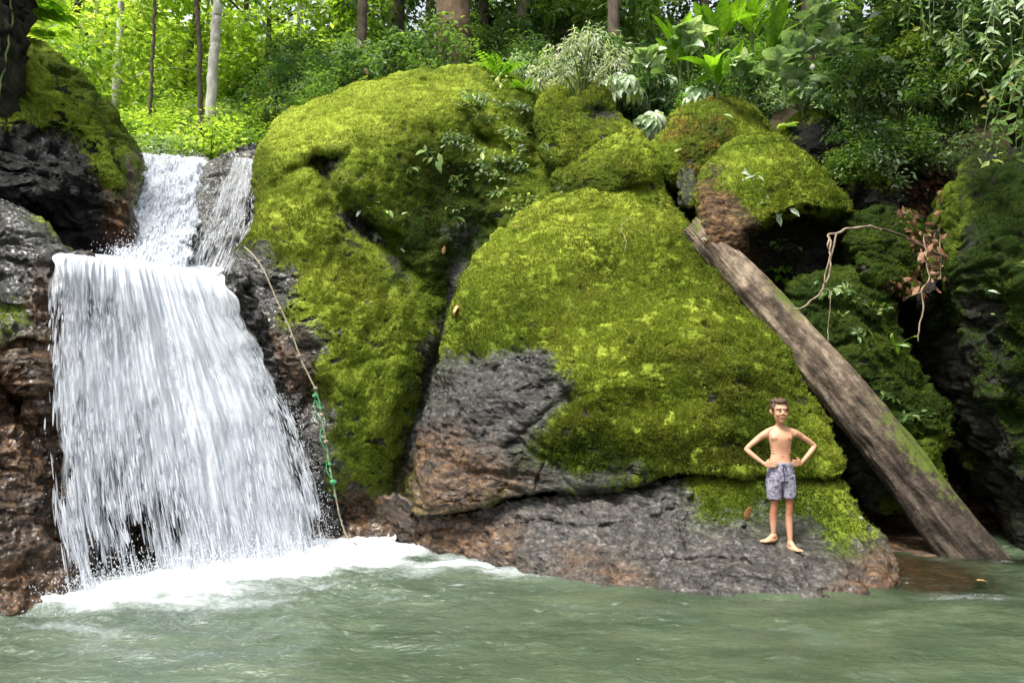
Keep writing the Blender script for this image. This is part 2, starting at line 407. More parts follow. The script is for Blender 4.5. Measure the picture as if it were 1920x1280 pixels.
rock('mossy_boulder', 'bright mossy front boulder behind the boy, with a bare grey patch low on its left',
     [(790, 800, 70), (806, 730, 80), (822, 670, 90), (850, 590, 120), (880, 505, 140), (930, 432, 150), (990, 383, 150), (1050, 357, 150), (1120, 343, 140), (1190, 352, 130), (1243, 378, 110), (1290, 428, 100), (1340, 478, 90), (1392, 540, 80), (1442, 605, 80), (1492, 675, 80), (1532, 745, 70), (1565, 822, 60), (1583, 878, 25), (1570, 896, 10), (1500, 893, 10), (1400, 884, 10), (1300, 886, 10), (1200, 900, 10), (1100, 913, 10), (1020, 921, 10), (950, 936, 10), (860, 955, 10), (785, 968, 12), (771, 920, 40)],
     [(800, 950, 8.25), (1000, 915, 7.95), (1300, 880, 7.8), (1550, 880, 8.0), (830, 720, 8.65), (1100, 700, 8.0), (1000, 500, 8.9), (1130, 360, 9.75), (1250, 420, 9.6), (1300, 600, 8.5), (1480, 720, 8.55), (1300, 760, 8.0), (950, 800, 8.1)],
     centre=(1160, 700), n=(1100, 330), back=2.0,
     grooves=[([(1020, 820), (1025, 870), (1010, 915)], 4, .05), ([(930, 860), (1000, 790), (1080, 740), (1180, 735)], 8, .05), ([(960, 440), (1100, 400), (1200, 420)], 12, .08), ([(1300, 890), (1100, 860), (1040, 830)], 8, -.04)],
     bumps=[(1110, 690, 70, 60, 0, -.10), (1260, 800, 90, 50, 0, -.10), (1130, 420, 80, 26, 0, .10), (1400, 640, 60, 120, -35, -.06), (900, 880, 60, 40, 0, -.05), (1180, 760, 60, 30, 0, .07), (1400, 840, 120, 40, 0, .10)],
     bare=[[(760, 700), (830, 672), (930, 648), (1020, 662), (1082, 705), (1100, 745), (1030, 790), (1010, 850), (1070, 905), (1020, 960), (760, 1000)], [(1050, 890), (1180, 860), (1250, 882), (1100, 925)]],
     brown=[[(760, 820), (850, 815), (930, 850), (1000, 900), (960, 960), (760, 1000)]], wet=.15, wetpoly=[[(760, 650), (1080, 650), (1100, 800), (1050, 930), (760, 980)]],
     moss_lightness=[(1000, 480, 160, 110, -30, .18), (1130, 690, 80, 60, 0, .35), (1260, 800, 110, 50, 0, .35), (1380, 760, 140, 90, 30, -.12), (1480, 840, 120, 50, 0, -.2), (1120, 850, 120, 40, 0, -.35), (1200, 400, 120, 50, 0, .15), (1250, 600, 120, 60, 0, .08), (1540, 830, 30, 60, -30, .3)], dry=.35, tone=.7, seed=4, crease=.075, tufts=480000)  # lit patches of the face painted as lighter moss

rock('rock_ledge', 'low wet rock ledge the boy stands on, split from the front boulder by a crack',
     [(766, 1010, 12), (775, 972, 8), (860, 962, 8), (950, 943, 8), (1020, 928, 8), (1100, 920, 8), (1200, 907, 8), (1300, 893, 10), (1400, 889, 14), (1500, 897, 20), (1575, 908, 30), (1602, 940, 40), (1622, 972, 50), (1650, 1005, 60), (1672, 1040, 60), (1685, 1080, 60), (1650, 1120, 60), (1500, 1150, 40), (1350, 1150, 40), (1200, 1140, 30), (1080, 1125, 30), (960, 1100, 30), (850, 1070, 20), (770, 1050, 16)],
     [(780, 1000, 8.85), (780, 975, 8.6), (950, 950, 8.15), (930, 1038, 7.85), (1050, 1068, 7.15), (1100, 960, 7.75), (1200, 1000, 7.35), (1200, 1086, 6.8), (1300, 900, 7.95), (1350, 950, 7.75), (1350, 990, 7.45), (1470, 1030, 6.95), (1400, 1030, 6.95), (1400, 1095, 6.58), (1550, 1030, 6.98), (1470, 985, 7.5), (1470, 950, 7.75), (1560, 950, 7.85), (1550, 1100, 6.55), (1500, 900, 8.0), (1620, 1000, 7.6), (1640, 1060, 6.95)],
     centre=(1270, 1020), n=(1100, 240), back=1.2, k=.6,
     grooves=[([(930, 985), (1010, 975), (1100, 990), (1200, 975), (1290, 940)], 6, .06), ([(1290, 895), (1300, 940), (1310, 960)], 5, .06), ([(1200, 1055), (1330, 1050), (1460, 1065)], 9, .06), ([(1380, 965), (1400, 985), (1370, 990)], 4, .04), ([(1500, 890), (1560, 930), (1600, 960)], 6, .05), ([(780, 1000), (850, 990), (920, 1000)], 6, .06)],
     bumps=[(1150, 1010, 80, 20, 0, .05), (1450, 1075, 70, 14, 0, -.05), (1320, 1070, 90, 12, 0, -.05)],
     moss=[[(1290, 905), (1400, 880), (1500, 885), (1590, 900), (1612, 960), (1560, 985), (1450, 975), (1320, 955)], [(1530, 965), (1610, 960), (1650, 1010), (1600, 1015), (1560, 1005)]],
     brown=[[(760, 960), (860, 960), (980, 985), (960, 1060), (760, 1060)], [(1060, 1040), (1180, 1050), (1200, 1090), (1060, 1090)], [(1640, 1030), (1700, 1020), (1700, 1130), (1560, 1150), (1600, 1090)]], wet=.62,
     moss_lightness=[(1420, 905, 150, 20, 0, .1), (1560, 935, 60, 30, 30, .1), (1450, 960, 200, 30, 0, -.25)], tone=1.0, crease=.09, seed=5, tufts=30000, amp=(.03, .05, .028), mossbias=-.05, cat='ledge')

# ---- right hand side rocks
rock('mossy_boulder', 'brownish green domed boulder below the big leaved plants, upper right',
     [(1218, 290), (1240, 250), (1264, 210), (1310, 186), (1360, 180), (1402, 196), (1440, 232), (1465, 270), (1440, 340), (1350, 370), (1270, 360), (1228, 330)],
     [(1340, 260, 10.6), (1340, 190, 11.1), (1300, 340, 10.4), (1430, 300, 10.8)], w=90, n=(420, 120), moss_lightness=[(1330, 280, 80, 60, 0, -.1)], dry=1.9, crease=.04, seed=6, tufts=30000, amp=(.06, .05, .02))
rock('mossy_boulder', 'mossy boulder with a black hollow under it, above the top half of the leaning log',
     [(1306, 345, 40), (1330, 300, 60), (1370, 270, 80), (1420, 252, 80), (1462, 258, 70), (1502, 284, 60), (1550, 325, 50), (1588, 368, 40), (1606, 405, 30), (1600, 440, 30), (1580, 490, 30), (1560, 540, 30), (1480, 570, 30), (1400, 560, 30), (1350, 520, 30), (1320, 470, 30), (1306, 400, 30)],
     [(1430, 270, 10.2), (1420, 350, 9.5), (1400, 415, 9.2), (1540, 380, 9.5), (1340, 340, 9.7), (1350, 450, 9.3), (1590, 400, 9.7), (1450, 540, 9.8), (1550, 520, 9.8)], centre=(1450, 400), n=(600, 170),
     steps=[([(1400, 440), (1440, 418), (1520, 398), (1600, 412), (1640, 500), (1560, 600), (1440, 600), (1410, 500)], 16, .9)], grooves=[([(1340, 340), (1380, 400), (1410, 470)], 10, .06)],
     bare=[[(1290, 340), (1340, 318), (1380, 350), (1418, 425), (1430, 470), (1420, 600), (1290, 600)], [(1400, 440), (1440, 424), (1520, 404), (1620, 418), (1640, 600), (1400, 600)]],
     brown=[[(1280, 320), (1400, 320), (1430, 600), (1280, 600)]], moss_lightness=[(1480, 390, 70, 30, -10, .3), (1420, 290, 80, 30, 0, .1)], dry=.3, tone=0.28, crease=.04, seed=7, tufts=45000, amp=(.06, .05, .018))
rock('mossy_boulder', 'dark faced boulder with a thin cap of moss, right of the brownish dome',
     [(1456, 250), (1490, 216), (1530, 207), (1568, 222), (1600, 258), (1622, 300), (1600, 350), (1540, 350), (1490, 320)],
     [(1530, 270, 10.5), (1500, 230, 10.9), (1590, 290, 10.6), (1540, 350, 10.7), (1490, 320, 10.8), (1600, 350, 10.6)], w=40, n=(320, 80), moss=[[(1440, 250), (1490, 205), (1560, 200), (1600, 240), (1560, 232), (1500, 240), (1478, 275)]], tone=0.12, crease=.03, seed=8, tufts=4000, amp=(.05, .04, .02))  # low tone paints the overhang's shade into the face colour
rock('mossy_boulder', 'dark slanting boulder stepping down towards the leaf litter gully',
     [(1532, 300), (1575, 280), (1622, 298), (1668, 345), (1694, 388), (1640, 402), (1598, 392), (1560, 350)],
     [(1600, 330, 10.2), (1660, 380, 10.1), (1560, 310, 10.4), (1640, 402, 10.1), (1560, 350, 10.4)], w=36, n=(320, 80), moss=[[(1530, 290), (1620, 280), (1700, 390), (1660, 370), (1600, 330), (1560, 330)]], tone=0.15, crease=.03, seed=9, tufts=5000, grooves=[([(1600, 385), (1640, 350), (1690, 385)], 12, .25)])
rock('small_rock', 'small upright pale stone wedged in the gap beside the top end of the log',
     [(1268, 350), (1274, 322), (1288, 312), (1302, 322), (1306, 352), (1300, 385), (1272, 385)],
     [(1288, 340, 9.9), (1288, 380, 9.85), (1270, 350, 10)], w=18, n=(140, 40), moss=.4, tone=.6, seed=10, amp=(.02, .02, .01), cat='rock')
rock('mossy_boulder', 'layered mossy block left of the leaf litter gully',
     [(1586, 430), (1598, 396), (1645, 386), (1700, 400), (1738, 432), (1745, 500), (1705, 545), (1640, 530), (1600, 480)],
     [(1650, 450, 9.5), (1700, 420, 9.8), (1700, 520, 9.5), (1610, 430, 9.7)], w=40, n=(360, 90), tone=0.5, seed=11, tufts=9000, strata=.16, moss_lightness=[(1660, 460, 200, 200, 0, -.35)], moss=.85)
rock('mossy_boulder', 'large mossy slab leaning behind the lower half of the log',
     [(1478, 560), (1500, 520), (1550, 504), (1605, 494), (1650, 508), (1668, 560), (1692, 620), (1732, 700), (1762, 765), (1778, 830), (1770, 880), (1745, 960), (1640, 960), (1590, 880), (1545, 760), (1505, 650)],
     [(1560, 560, 9.4), (1600, 500, 9.7), (1650, 620, 9.3), (1700, 750, 9.1), (1740, 850, 9.0), (1600, 760, 9.2), (1680, 940, 9.1)], w=45, n=(600, 150), tone=0.45, seed=12, tufts=30000, moss=.95,
     grooves=[([(1660, 820), (1720, 815), (1775, 830)], 6, .12), ([(1570, 620), (1600, 680), (1640, 760), (1660, 860)], 9, .10), ([(1600, 590), (1680, 640)], 6, .06), ([(1540, 690), (1580, 820)], 10, .1)],
     moss_lightness=[(1600, 660, 300, 400, 0, -.4), (1720, 860, 60, 40, 0, .2)], amp=(.09, .07, .02), bare=[[(1500, 640), (1560, 700), (1640, 900), (1640, 1000), (1500, 1000)]])  # moss colour lowered to paint in canopy shade
rock('dark_rock', 'dark smooth stone under the dangling twig, left of the right hand cliff',
     [(1733, 560), (1745, 530), (1775, 514), (1808, 520), (1832, 560), (1842, 610), (1800, 625), (1755, 600)],
     [(1780, 560, 9.2), (1800, 540, 9.3), (1760, 600, 9.2)], w=34, n=(240, 60), tone=0.35, seed=13, moss=0.0, amp=(.04, .02, .01), cat='rock')
rock('dark_rock', 'blackish stone low in the dark gap beside the right hand cliff',
     [(1765, 640), (1790, 608), (1835, 612), (1870, 660), (1900, 740), (1905, 840), (1860, 880), (1800, 800), (1775, 720)],
     [(1810, 650, 9.4), (1850, 760, 9.3), (1800, 780, 9.4)], w=34, n=(260, 60), tone=0.3, seed=14, moss=0.0, amp=(.06, .03, .01), cat='rock')
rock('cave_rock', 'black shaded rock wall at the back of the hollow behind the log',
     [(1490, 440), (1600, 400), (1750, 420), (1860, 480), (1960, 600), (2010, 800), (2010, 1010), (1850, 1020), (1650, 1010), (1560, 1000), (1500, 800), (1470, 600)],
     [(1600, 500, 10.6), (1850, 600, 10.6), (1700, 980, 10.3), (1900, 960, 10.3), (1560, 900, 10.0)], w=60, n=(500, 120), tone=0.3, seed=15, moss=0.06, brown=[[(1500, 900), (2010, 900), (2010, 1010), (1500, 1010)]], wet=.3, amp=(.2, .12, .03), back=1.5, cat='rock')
rock('cliff', 'tall dark cliff with a mossy edge filling the right side, its foot in the pool',
     [(1766, 420, 50), (1778, 350, 60), (1815, 312, 70), (1880, 292, 80), (1990, 275, 90), (2150, 330, 90), (2250, 600, 90), (2250, 1000, 90), (2100, 1060, 80), (1985, 1060, 60), (1930, 985, 40), (1905, 920, 40), (1872, 845, 40), (1845, 750, 40), (1815, 662, 40), (1796, 570, 40), (1772, 490, 45)],
     [(1790, 420, 8.6), (1850, 330, 8.8), (1860, 500, 8.1), (1900, 700, 8.0), (1930, 900, 8.2), (2100, 500, 7.6), (2100, 900, 7.6), (1820, 600, 8.5)], centre=(1990, 640), n=(800, 230), tone=0.25, seed=16,
     moss=[[(1750, 300), (1900, 270), (1850, 330), (1810, 380), (1815, 480), (1830, 560), (1880, 700), (1850, 700), (1780, 560), (1750, 420)], [(1850, 560), (1920, 540), (1990, 700), (1900, 700)], [(1800, 300), (2000, 260), (2200, 500), (2100, 700), (1900, 640), (1800, 500)], [(1840, 700), (1960, 740), (2050, 900), (1930, 960)]], mossbias=-.22, wet=.12, grooves=[([(1830, 560), (1880, 720), (1920, 860)], 12, .12), ([(1870, 620), (1930, 640), (1990, 620)], 8, .12), ([(1870, 400), (1900, 520), (1960, 600)], 12, -.08)],
     bumps=[(1900, 760, 50, 40, 0, .2), (1860, 430, 40, 60, 0, .08)], moss_lightness=[(1900, 600, 300, 500, 0, -.42), (1790, 420, 25, 120, 0, .3)], tufts=30000, amp=(.12, .08, .025), cat='cliff', back=3)  # canopy shade painted as darker moss and rock

# ---- left hand side rocks
rock('wet_rock', 'wet brown and grey rock wall at the left edge beside the waterfall',
     [(-260, 430, 90), (-60, 385, 80), (0, 372, 60), (62, 400, 60), (105, 442, 50), (126, 470, 40), (112, 525, 30), (98, 600, 30), (90, 700, 40), (84, 800, 40), (92, 900, 50), (104, 1000, 50), (126, 1070, 50), (138, 1120, 40), (100, 1170, 40), (-60, 1230, 60), (-300, 1100, 80), (-330, 700, 90)],
     [(0, 390, 7.6), (100, 480, 7.5), (50, 600, 6.95), (60, 740, 6.6), (50, 900, 6.35), (30, 1110, 5.95), (120, 1110, 6.2), (-200, 700, 6.1), (-200, 1100, 5.6), (120, 800, 6.7)], centre=(-20, 780), n=(900, 260), back=1.6,
     grooves=[([(0, 720), (30, 760), (60, 800), (75, 860)], 20, .4), ([(-40, 560), (40, 575), (110, 560)], 9, .08), ([(-20, 480), (60, 500), (120, 540)], 8, .07), ([(90, 860), (110, 960), (120, 1060)], 16, .15), ([(0, 660), (60, 650), (100, 690)], 9, .08)],
     bumps=[(30, 760, 40, 50, 0, .25)], moss=[[(60, 398), (110, 430), (150, 470), (110, 455), (60, 420)], [(-20, 560), (70, 575), (80, 620), (-20, 640)]], mossbias=-.3,
     brown=[[(-300, 620), (60, 600), (140, 620), (160, 1200), (-300, 1300)]], wet=1.0, tone=.5, seed=17, amp=(.08, .06, .03), cat='rock')
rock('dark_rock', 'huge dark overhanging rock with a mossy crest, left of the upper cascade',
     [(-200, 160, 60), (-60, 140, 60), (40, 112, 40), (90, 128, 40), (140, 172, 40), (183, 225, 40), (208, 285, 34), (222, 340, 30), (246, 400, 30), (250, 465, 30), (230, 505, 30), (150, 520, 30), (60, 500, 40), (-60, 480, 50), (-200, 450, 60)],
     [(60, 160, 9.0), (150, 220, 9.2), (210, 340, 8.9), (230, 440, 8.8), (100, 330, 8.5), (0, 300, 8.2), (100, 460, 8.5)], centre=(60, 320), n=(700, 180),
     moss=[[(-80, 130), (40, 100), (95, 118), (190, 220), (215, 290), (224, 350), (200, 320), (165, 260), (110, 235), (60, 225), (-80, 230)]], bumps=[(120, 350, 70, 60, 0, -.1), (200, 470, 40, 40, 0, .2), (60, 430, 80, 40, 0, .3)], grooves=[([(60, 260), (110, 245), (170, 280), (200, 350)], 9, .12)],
     brown=[[(215, 360), (250, 380), (260, 500), (215, 500)]], moss_lightness=[(100, 160, 80, 30, 40, .2)], dry=.2, wet=.35, tone=0.06, seed=18, tufts=22000, back=2, cat='rock')
rock('mossy_rock', 'mossy ridge of rock running down behind the dark overhang to the top of the cascade',
     [(40, 60), (72, 78), (112, 108), (160, 148), (200, 195), (228, 240), (250, 282), (266, 305), (266, 345), (245, 385), (200, 400), (120, 330), (40, 200)],
     [(100, 140, 10.6), (200, 220, 10.6), (250, 320, 10.3), (150, 280, 10.0)], w=30, n=(420, 90), bare=[[(205, 262), (262, 280), (280, 400), (200, 400), (225, 330)]], brown=[[(215, 270), (280, 280), (280, 400), (215, 400)]], wet=.5, moss_lightness=[(150, 190, 200, 200, 0, -.15)], tone=0.6, seed=19, tufts=9000, cat='rock')
rock('wet_rock', 'rounded grey rock with water sliding over it, between the cascade and the largest boulder',
     [(372, 350), (392, 312), (428, 288), (480, 280), (520, 300), (520, 480), (470, 530), (400, 540), (325, 530), (326, 485), (345, 440), (366, 400)],
     [(400, 340, 10.8), (440, 290, 11.7), (350, 500, 9.2), (450, 500, 9.5), (420, 420, 10.1)], w=34, n=(400, 100), moss=0.0, wet=1.0, seed=20, amp=(.05, .05, .03), cat='rock', wetpoly=[])
rock('small_rock', 'small dark rock at the very top of the cascade',
     [(340, 300), (352, 290), (375, 288), (392, 298), (396, 315), (345, 318)], [(370, 300, 12.2), (350, 310, 12.1), (390, 310, 12.1)], w=10, n=(160, 40), moss=.4, wet=.6, seed=21, amp=(.02, .03, .01), cat='rock')
rock('wet_rock', 'dark wet rock face behind the main curtain of falling water',
     [(60, 500, 20), (130, 485, 20), (230, 500, 20), (320, 522, 20), (410, 528, 20), (470, 560, 30), (540, 700, 30), (620, 900, 30), (660, 1060, 30), (600, 1120, 30), (400, 1160, 30), (100, 1200, 30), (50, 1000, 30), (50, 700, 30)],
     [(110, 500, 7.35), (400, 530, 8.85), (120, 800, 7.1), (500, 700, 9.0), (130, 1100, 7.0), (600, 1030, 9.1), (300, 1000, 8.4), (300, 750, 8.1)], centre=(320, 830), n=(700, 180), moss=0.0, wet=1.0, brown=[[(40, 500), (260, 520), (200, 1200), (40, 1200)]],
     amp=(.08, .09, .04), tone=0.5, seed=22, back=1.5, cat='rock', bumps=[(300, 980, 120, 90, 0, .4)])
rock('small_rock', 'small triangular brown rock at the waterline between rope and front boulder',
     [(708, 938), (740, 925), (776, 950), (780, 1000), (772, 1040), (745, 1035), (728, 985)], [(750, 980, 8.75), (770, 1020, 8.8), (720, 950, 8.8)], w=14, n=(200, 50), moss=0.0, brown=[[(600, 900), (800, 900), (800, 1050), (600, 1050)]], wet=.8, seed=23, amp=(.03, .03, .015), cat='rock')
# ------------------------------------------------------------------ terrain
def hill(x, y):
    left = sstep((x+7.5)/-3.0*-1); 
    base = -.9+0*x
    # shelf rising behind the boulders
    r0 = 9.6+1.6*sstep((x-3.0)/1.2)
    top = 5.0+2.1*sstep((x+4.6)/1.6)-.9*sstep((x-.6)/1.4)
    up = (top+.9)*sstep((y-r0)/3.2)
    val = np.where(x < 0, .30, .48); mixx = sstep((x+5.5)/5.0); slope = .30*(1-mixx)+.60*mixx
    up = up+np.clip(y-12.6, 0, 60)*slope+(1-mixx)*np.clip(y-12.6, 0, 7)*.14
    up = up - 1.2*np.exp(-((x+6.0)/1.6)**2)*sstep((y-10.5)/2)*np.exp(-((y-12)/4)**2)
    br = np.clip((x-(6.2+.0*y))*2.2, 0, 9)+np.clip(x-10.5, 0, 60)*.7
    br = br*sstep((y+14)/3)
    bl = np.clip((-x-6.6)*2.0, 0, 8.5)*sstep((y+2)/4.0)+np.clip(-x-11, 0, 60)*.5
    bk = np.clip(-y-4.0, 0, 60)*.22
    z = base+np.maximum(np.maximum(np.maximum(up, br), bl), bk)
    return z
xs = np.concatenate([np.linspace(-90, -12, 40), np.linspace(-11.8, 12, 200), np.linspace(12.5, 90, 40)])
ys = np.concatenate([np.linspace(-60, -4, 30), np.linspace(-3.5, 7.5, 50), np.linspace(7.6, 24, 170), np.linspace(25, 110, 50)])
X, Yg = np.meshgrid(xs, ys); X = X.ravel(); Yg = Yg.ravel()
Z = hill(X, Yg); pv = np.stack([X, Yg, Z], 1)
am = sstep((Z+.6)/2)
pv[:, 2] += am*(.45*fbm(pv*.35, 4)+.10*fbm(pv*2.2, 3)); pv[:, 0] += am*.4*fbm(pv*.6+9, 3)
nx, ny = len(xs), len(ys); ii = (np.arange(ny-1)[:, None]*nx+np.arange(nx-1)[None]).ravel()
gf = np.stack([ii, ii+1, ii+nx+1, ii+nx], 1)
def soil_mat():
    m = new_mat('forest_soil'); t = NT(m); p = t.pos()
    c = t.ramp(t.noise(p, 1.4, 6, .65), [(.3, (.018, .012, .007)), (.5, (.055, .038, .022)), (.65, (.03, .05, .01)), (.8, (.12, .085, .05))])
    t.out(t.bsdf(c, .95, t.bump(t.noise(p, 9, 6, .7), 1, .08), .2)); return m
tag(mesh('ground', pv, gf, soil_mat()), kind='structure')

# ------------------------------------------------------------------ pool water
FALL_A = np.array(P(130, 1112, 6.3))[:2]; FALL_B = np.array(P(615, 1033, 8.35))[:2]
xs = np.concatenate([np.linspace(-40, -6.6, 14), np.arange(-6.5, 7.6, .026), np.linspace(8, 40, 14)])
ys = np.concatenate([np.linspace(-30, 2.9, 16), np.arange(3.0, 9.2, .022), np.linspace(9.25, 12.5, 60)])
X, Yg = np.meshgrid(xs, ys); X = X.ravel(); Yg = Yg.ravel()
ab = FALL_B-FALL_A; L = np.linalg.norm(ab); q = np.stack([X, Yg], 1)-FALL_A; tt = np.clip(q@ab/L/L, -.05, 1.15)
dfall = np.linalg.norm(q-tt[:, None]*ab, axis=1)
side = (q[:, 0]*ab[1]-q[:, 1]*ab[0])/L       # positive in front of the fall
p2 = np.stack([X, Yg, 0*X], 1)
wp = p2+.18*np.stack([fbm(p2*1.4, 2), fbm(p2*1.4+9, 2), 0*X], 1)
wob = .35*fbm(p2*np.array([.9, 1.2, 1])+4, 4)
# where the white water runs: a tongue that drifts to the right along the ledge
reach = .32+.75*sstep((X+3.9)/1.6)*(1-.55*sstep((X+1.0)/2.2))
core = np.clip(1-(dfall+wob*.45)/(reach*.9), 0, 1)
soft = np.clip(1-(dfall+wob*1.2)/(reach*3.6+.6), 0, 1)
tongue = np.exp(-((Yg-(8.35-.42*(X+2.0)))/(.42))**2)*sstep((X+3.2)/.8)*(1-sstep((X-.2)/1.5))
foam = np.clip(core*2.0, 0, 1)*.95+.60*soft**1.4+.42*tongue
foam = foam*(.75+.5*fbm(p2*np.array([1.6, 3.2, 1])+8, 4))
foam = np.clip(foam, 0, 1)+0
glint = np.clip(fbm(p2*np.array([1.2, 2.6, 1])+31, 4)-.28, 0, 1)*.5+np.clip(fbm(wp*np.array([3.2, 9, 1])+77, 3)-.56, 0, 1)*.9; foam = np.clip(np.maximum(foam, glint*sstep((Yg-3.5)/2)), 0, 1)  # white glints on the ripples, painted in with the foam
chop = np.exp(-np.clip(dfall-.2, 0, 9)/1.5)
sq = np.array([1, 1.9, 1])
z = .026*fbm(wp*np.array([1.5, 3.6, 1]), 2)+(.015+.012*chop)*fbm(wp*np.array([3.6, 8.5, 1])+1, 2)+.0045*(1-2*np.abs(noise(wp*np.array([8, 17, 1])+5)))+.045*chop*fbm(p2*sq*2.4+3, 4)+.012*chop*fbm(p2*sq*9+3, 3)
z += core*(.06+.05*fbm(p2*5, 3))+.02*foam*fbm(p2*16, 2)
z *= sstep((Yg-2.5)/1.2)*(1-sstep((np.abs(X)-6.5)/1.0))
pv = np.stack([X, Yg, z], 1)
shore = np.stack([X, Yg], 1)-np.array(P(1668, 1045, 7.3))[:2]
shal = np.exp(-((shore[:, 0]-.25)/.75)**2-((shore[:, 1]-.2)/1.2)**2)*1.15+.8*np.exp(-((X-5.2)/.5)**2-((Yg-7.9)/.25)**2)
nx, ny = len(xs), len(ys); ii = (np.arange(ny-1)[:, None]*nx+np.arange(nx-1)[None]).ravel()
gf = np.stack([ii, ii+1, ii+nx+1, ii+nx], 1)
def water_mat():
    m = new_mat('pool_water'); t = NT(m); p = t.pos()
    sp = t.map(p, (1, 2.2, 1))
    n1 = t.noise(sp, 9, 5, .55, .5); n2 = t.noise(sp, 22, 4, .6)
    f = t.attr('foam')
    lace = t.noise(t.map(p, (1, 1.6, 1)), 11, 7, .72, 1.6)
    ff = t.ramp(t.math('ADD', t.math('MULTIPLY', f, 1.25), t.math('SUBTRACT', lace, .5)), [(.30, 0.0), (.55, .22), (.80, .58), (1.15/1.2, .96)])
    base = t.ramp(t.noise(sp, 1.0, 4, .5), [(.35, (.034, .052, .028)), (.65, (.070, .094, .053))])
    base = t.mix(t.math('MULTIPLY', f, .85, True), base, (.15, .20, .17))
    nrm = t.bump(t.math('ADD', n1, t.math('MULTIPLY', n2, .25)), .65, .045)
    wat = t.bsdf(base, .05, nrm, .6, IOR=1.36)
    tr = t.n('BsdfTransparent', Color=(.62, .50, .34)).outputs[0]
    gl = t.n('BsdfGlossy', Roughness=.05, Normal=nrm).outputs[0]
    clear = t.n('MixShader', Fac=.14); t.t.links.new(tr, clear.inputs[1]); t.t.links.new(gl, clear.inputs[2])
    m1 = t.n('MixShader', Fac=t.ramp(t.math('ADD', t.attr('shallow'), t.math('MULTIPLY', t.math('SUBTRACT', n1, .5), .5)), [(.15, 0.0), (.75, .85)])); t.t.links.new(wat, m1.inputs[1]); t.t.links.new(clear.outputs[0], m1.inputs[2])
    fo = t.bsdf((.66, .70, .72), .5, t.bump(lace, .8, .03), .4)
    m2 = t.n('MixShader', Fac=ff); t.t.links.new(m1.outputs[0], m2.inputs[1]); t.t.links.new(fo, m2.inputs[2])
    t.out(m2.outputs[0]); return m
tag(mesh('water', pv, gf, water_mat(), attrs=dict(foam=foam, shallow=shal)), kind='structure')
rock('submerged_rock', 'brown shallow rock just under the water right of the ledge',
     [(1520, 1040), (1600, 1000), (1740, 990), (1860, 1010), (1890, 1060), (1800, 1130), (1700, 1180), (1600, 1200), (1500, 1140)],
     [(1660, 1060, 7.9), (1740, 1020, 8.7), (1650, 1120, 6.9), (1780, 1060, 7.9), (1600, 1150, 6.6)], w=90, n=(260, 60), k=1.6, moss=0.0, brown=[[(1400, 900), (1900, 900), (1900, 1300), (1400, 1300)]], wet=.5, tone=1.6, crease=.0, seed=31, amp=(.02, .02, .015), cat='rock')
for k_ in range(0): pass
# ------------------------------------------------------------------ falling water
def fall_surface(rows, lip=0.0):
    rows = np.array(rows, float)      # v, lx, ly, lY, rx, ry, rY
    tv = np.linspace(0, 1, 401); k_ = np.hanning(15); k_ /= k_.sum()
    tab = np.stack([tv]+[np.convolve(np.pad(np.interp(tv, rows[:, 0], rows[:, k]), 7, mode='reflect', reflect_type='odd'), k_, 'valid') for k in range(1, 7)], 1); rows = tab
    def S(u, v, bow=0.0):
        c = [np.interp(v, rows[:, 0], rows[:, k]) for k in range(1, 7)]
        px = c[0]+(c[3]-c[0])*u; py = c[1]+(c[4]-c[1])*u; Y = c[2]+(c[5]-c[2])*u
        e = np.exp(-np.asarray(v)/.06)*lip; py = py+e*(-4+5*np.sin(np.clip(u, 0, 1)*math.pi)+12*np.sin(u*9.1+.6)*np.sin(u*23))
        return P(px, py, Y-bow*np.sin(np.clip(u, 0, 1)*math.pi))
    return S
def water_white(name, alpha=None):
    m = new_mat(name); t = NT(m)
    col = (.80, .84, .89)
    r = t.attr('rnd')
    cc = t.ramp(r, [(0, (.58, .62, .69)), (.5, (.80, .83, .88)), (1, (.93, .95, .98))])
    d = t.bsdf(cc, .30, None, .5); tr = t.n('BsdfTranslucent', Color=cc).outputs[0]
    mx = t.n('MixShader', Fac=.42); t.t.links.new(d, mx.inputs[1]); t.t.links.new(tr, mx.inputs[2]); s = mx.outputs[0]
    tp = t.n('BsdfTransparent').outputs[0]
    if alpha:
        fu, fv = t.attr('fu'), t.attr('fv')
        vec = t.n('CombineXYZ', X=fu, Y=fv).outputs[0]
        a1 = t.noise(t.map(vec, (46, 3.6, 1)), 1.0, 5, .6, .5); a2 = t.noise(t.map(vec, (15, 7, 1)), 1.0, 6, .65, .6); a3 = t.noise(t.map(vec, (150, 14, 1)), 1.0, 2, .6)
        s3 = t.math('ADD', t.math('MULTIPLY', a1, .42), t.math('ADD', t.math('MULTIPLY', a2, .62), t.math('MULTIPLY', a3, .24)))
        al = t.ramp(t.math('ADD', s3, t.math('SUBTRACT', t.attr('dens'), .5)), [(alpha[0], 0.0), (alpha[1], alpha[2])])
    else:
        al = t.math('ADD', .12, t.math('MULTIPLY', r, .5))
    m2 = t.n('MixShader', Fac=al); t.t.links.new(tp, m2.inputs[1]); t.t.links.new(s, m2.inputs[2]); t.out(m2.outputs[0]); return m
M_SHEET = water_white('water_veil', (.44, .82, .97)); M_STREAK = water_white('water_strand')

